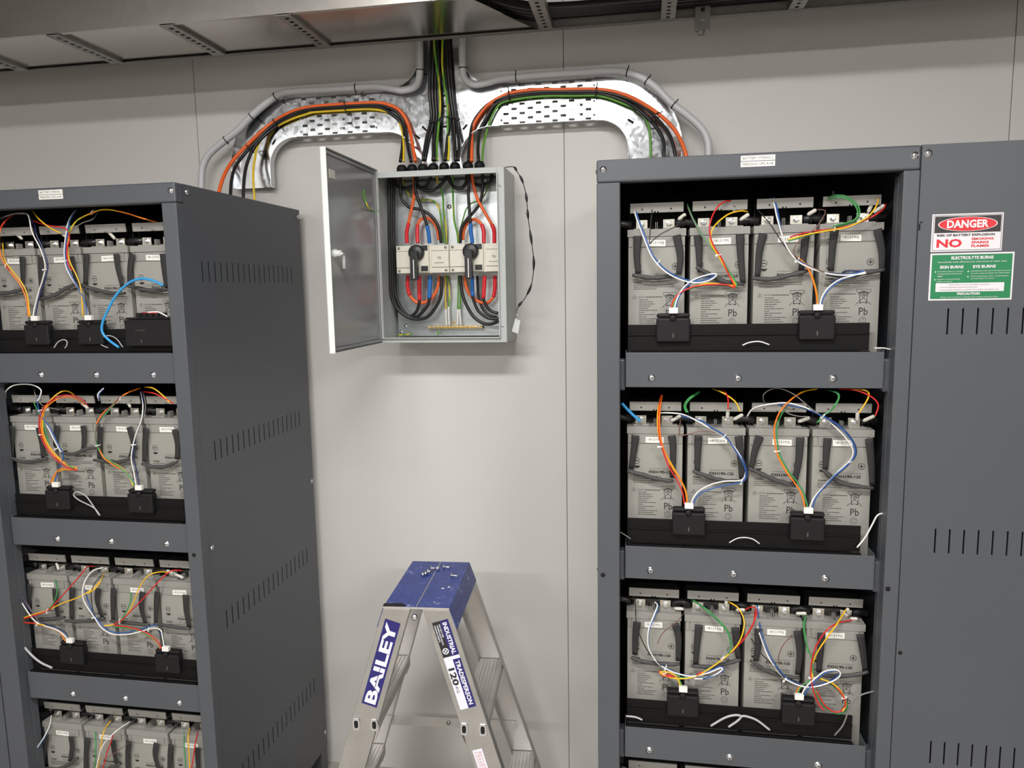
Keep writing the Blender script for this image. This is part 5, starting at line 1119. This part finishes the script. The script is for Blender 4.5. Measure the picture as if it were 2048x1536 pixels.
for s_ in (-1, 1):
    for z in (.30, .60):
        xi = s_ * .014 + s_ * SL_ * (.9 - z); xo = s_ * .0845 + s_ * SL_ * (.9 - z)
        y_ = .1555 + .0395 * (.9 - z) / .9 - .004
        mb = MB()
        mb.box(min(xi, xo), max(xi, xo), -y_, y_, z - .003, z, m_alu, LM)
        for k in range(7):
            xx = xi + (xo - xi) * (k + .5) / 7; mb.box(xx - .0016, xx + .0016, -y_, y_, z, z + .0018, m_alu, LM)
        for xx in (xi, xo - s_ * .002): mb.box(min(xx, xx + s_ * .002), max(xx, xx + s_ * .002), -y_, y_, z - .028, z - .003, m_alu, LM)
        # diagonal braces
        for sy in (-1, 1):
            a_ = [(xi, sy * y_, z - .028), (xi, sy * (y_ - .03), z - .028), (xi + s_ * .012, sy * y_, z - .06)]
            mb.add([LP(*p_) for p_ in a_] + [LP(p_[0] + s_ * .0015, p_[1], p_[2]) for p_ in a_], [(0, 1, 2), (5, 4, 3), (0, 3, 4, 1), (1, 4, 5, 2), (2, 5, 3, 0)], m_alu)
        mb.build('step', ld, .0006)
        # step tenons in the near rails
        ro_ = nl if s_ < 0 else nr
        for xx in (xi + s_ * .011, xo - s_ * .012):
            yq = -(.1555 + .0395 * (.9 - z) / .9) - .0005
            h_ = MB(); P0 = [(-.0045, -.012), (.0045, -.012), (.0062, -.006), (.0062, .006), (.0045, .012), (-.0045, .012), (-.0062, .006), (-.0062, -.006)]
            zz = z - .013
            V = [LP(xx + p_[0] * 1.45, yq - .0004, zz + p_[1] * 1.35) for p_ in P0] + [LP(xx + p_[0] * 1.4, yq - .0035, zz + p_[1] * 1.3) for p_ in P0] + [LP(xx + p_[0] * .85, yq - .0035, zz + p_[1] * .85) for p_ in P0] + [LP(xx + p_[0] * .85, yq - .0006, zz + p_[1] * .85) for p_ in P0]
            Fs = []
            for g_ in range(3):
                for k in range(8): Fs.append((g_ * 8 + k, g_ * 8 + (k + 1) % 8, g_ * 8 + 8 + (k + 1) % 8, g_ * 8 + 8 + k))
            h_.add(V, Fs, m_zinc); h_.add(V[24:], [tuple(range(8))], m_hole); h_.build('step_tenon', ro_)
# spreader bar on the far side + near-side lower rail tie
mb = MB(); zz = .385; xx = .0845 + SL_ * (.9 - zz) - .03; yb2 = .1555 + .0395 * .57 - .004
mb.box(-xx, xx, yb2 - .002, yb2, zz - .015, zz + .015, m_alu, LM); sp_ = mb.build('spreader_bar', ld)
mb = MB(); mb.lathe(LP(.005, yb2 - .003, zz), LM.to_3x3() @ Vector((0, -1, 0)), [(.006, 0), (.006, .002), (0, .003)], m_rung, 10); mb.build('rivet', sp_)
mb = MB(); mb.lathe(LP(-.006, -.1505, .872), LM.to_3x3() @ Vector((0, -1, 0)), [(.008, 0), (.008, .004), (.004, .006), (0, .006)], m_zinc, 12); mb.build('hinge_bolt', ld)
# stickers on near rails: axes along the rail
m_navy = mat('sticker_navy', srgb(38, 34, 108), .4); m_stw = mat('sticker_white', srgb(228, 228, 236), .4); m_pink = mat('sticker_pink_print', srgb(214, 130, 140), .5)
def railframe(sign, z):     # point on rail centre-line, plus along (down) vector
    x = sign * (.0492 + SL_ * (.9 - z)); y = -(.1555 + .0395 * (.9 - z) / .9) - .0009
    return LP(x, y, z)
def rframe(sign, zt__):
    a_ = railframe(sign, zt__); b__ = railframe(sign, zt__ - .2); D = (b__ - a_).normalized()
    N_ = LM.to_3x3() @ Vector((0, -1, 0)); A = D.cross(N_).normalized(); return a_, D, A, (A.cross(D)).normalized()
# BAILEY : reads upwards. baseline on the right side
a_, D, A, N_ = rframe(-1, .862)
if A.x < 0: A = -A
No = LM.to_3x3() @ Vector((0, -1, 0))
mb = MB(); wS, hS = .234, .041
mb.rect(a_ - A * wS * 0 - A * hS / 2 + D * wS, wS, hS, m_navy, X=-D, Z=A)
mb.rect(a_ - A * hS / 2 + D * wS + No * .0002 - D * 0, .0001, .0001, m_navy, X=-D, Z=A)
# text X axis = up the rail (-D), text up axis = to the left (-A)
mb.text('BAILEY', a_ + A * (hS / 2 - .0055) + D * (wS - .006) + No * .0004, wS - .012, hS - .011, m_stw, X=-D, Z=-A, bold=True)
mb.line(a_ + A * .002 + D * (wS * .78) + No * .0006, a_ + A * .002 + D * (wS * .55) + No * .0006, .0016, m_navy, N=No)
mb.build('brand_sticker', nl)['label'] = 'navy sticker reading BAILEY'
a_, D, A, N_ = rframe(1, .866)
if A.x < 0: A = -A
wS, hS = .234, .042
mb = MB()
def R_(d0, d1, s0, s1, mt, lift=0):  # d along down, s across (0 left .. hS right)
    mb.rect(a_ + D * d0 + A * (s0 - hS / 2) + No * lift, d1 - d0, s1 - s0, mt, X=D, Z=A)
R_(0, .094, 0, hS * .5, m_sblack); R_(0, .094, hS * .5, hS, m_navy); R_(.094, .103, 0, hS, m_stw); R_(.103, wS, 0, hS * .52, m_stw); R_(.103, wS, hS * .52, hS, m_navy)
def TX(s_, d0, w_, s0, h_, mt, bold=True): mb.text(s_, a_ + D * d0 + A * (s0 + h_ - hS / 2) + No * .0005, w_, h_, mt, X=D, Z=-A, bold=bold) if False else mb.text(s_, a_ + D * d0 + A * (s0 - hS / 2) + No * .0005, w_, h_, mt, X=D, Z=A, bold=bold)
TX('INDUSTRIAL', .006, .084, hS * .60, hS * .28, m_stw); TX('TRADESPERSON', .108, .118, hS * .62, hS * .28, m_stw)
TX('120', .124, .046, hS * .06, hS * .40, m_sblack, True); TX('KG', .174, .016, hS * .14, hS * .18, m_sblack, False)
for i, s_ in enumerate(('DO NOT USE', 'WHERE ELECTRICAL', 'HAZARD EXISTS')): TX(s_, .008 + (0, 0, 0)[i], (.034, .054, .044)[i], hS * (.36 - .145 * i), hS * .085, m_stw, True)
q = a_ + D * .078 + A * (hS * .27 - hS / 2) + No * .0005
mb.disc(q, .006, .0082, m_stw, X=D, Z=A, n=20); mb.line(q - (D + A) * .0042, q + (D + A) * .0042, .002, m_stw, N=No); mb.line(q - (D - A) * .0042, q + (D - A) * .0042, .002, m_stw, N=No)
mb.build('rating_sticker', nr)['label'] = 'navy, black and white INDUSTRIAL TRADESPERSON 120 KG sticker'
a_, D, A, N_ = rframe(1, .538)
if A.x < 0: A = -A
a_ = a_ - A * .012
mb = MB(); hS = .026; mb.rect(a_ - A * hS / 2, .10, hS, m_stw, X=D, Z=A)
for i, s_ in enumerate(('TO BE', 'USED', 'ON A', 'FULLY', 'OPEN', 'STAND', 'BASE')): mb.text(s_, a_ + D * (.012 + i * .0085) - A * (.009) + No * .0004, .018, .0055, m_pink, X=A, Z=-D)
mb.build('care_sticker', nr)['label'] = 'white sticker with pink print'
# rubber feet
for sx in (-1, 1):
    for sy in (-1, 1):
        xx = sx * (.0492 + SL_ * .9)
        MB().box(xx - .038, xx + .038, sy * .195 - .018, sy * .195 + .018, .0005, .03, m_black, LM).build('rubber_foot', ld, .003)
# loose screws on cap
LS = [((652,172), 1.3, 'long', 'screw standing tilted at the left of the pile'), ((672,165), 1.1, 'long', 'screw second from the left'), ((690,150), .6, 'short', 'screw third from the left'), ((715,128), .4, 'short', 'screw in the middle, head up'),
      ((757,130), 1.5, 'short', 'screw beside the centre line'), ((805,118), .1, 'long', 'screw farthest back on the cap'), ((858,178), 0., 'long', 'single screw lying apart on the right')]
for (u, v), a, kind, lab in LS:
    q = atz(*tr('H', u, v)[0], zc + .0062); d = Vector((math.cos(a), math.sin(a), 0)); L_ = .019 if kind == 'long' else .013
    e_ = q + d * L_ - Vector((0, 0, .0018))
    mb = MB(); mb.tube([q, (q + e_) / 2, e_], .0026, m_zinc, 8)
    mb.lathe(q, -d, [(0, -.0005), (.0056, -.0005), (.0056, .0014), (.0045, .0032), (.002, .004), (0, .004)], m_zinc, 12)
    tag(mb.build('loose_screw'), 'zinc screw on the ladder cap, ' + lab, 'screw', 'loose screws on the ladder cap')
for u, v, lab in ((795, 272, 'left'), (838, 262, 'right')):
    q = atz(*tr('H', u, v)[0], zc + .0012)
    mb = MB(); mb.prism([(-.0035, -.002), (.002, -.003), (.004, .001), (-.001, .0035)], q, (1, 0, 0), (0, 1, 0), (0, 0, .0012), m_stw)
    tag(mb.build('metal_chip'), 'small pale metal chip on the ladder cap, the %s one of two' % lab, 'debris', 'metal chips on the ladder cap')

for o in bpy.data.objects:
    if '_o' in o: del o['_o']
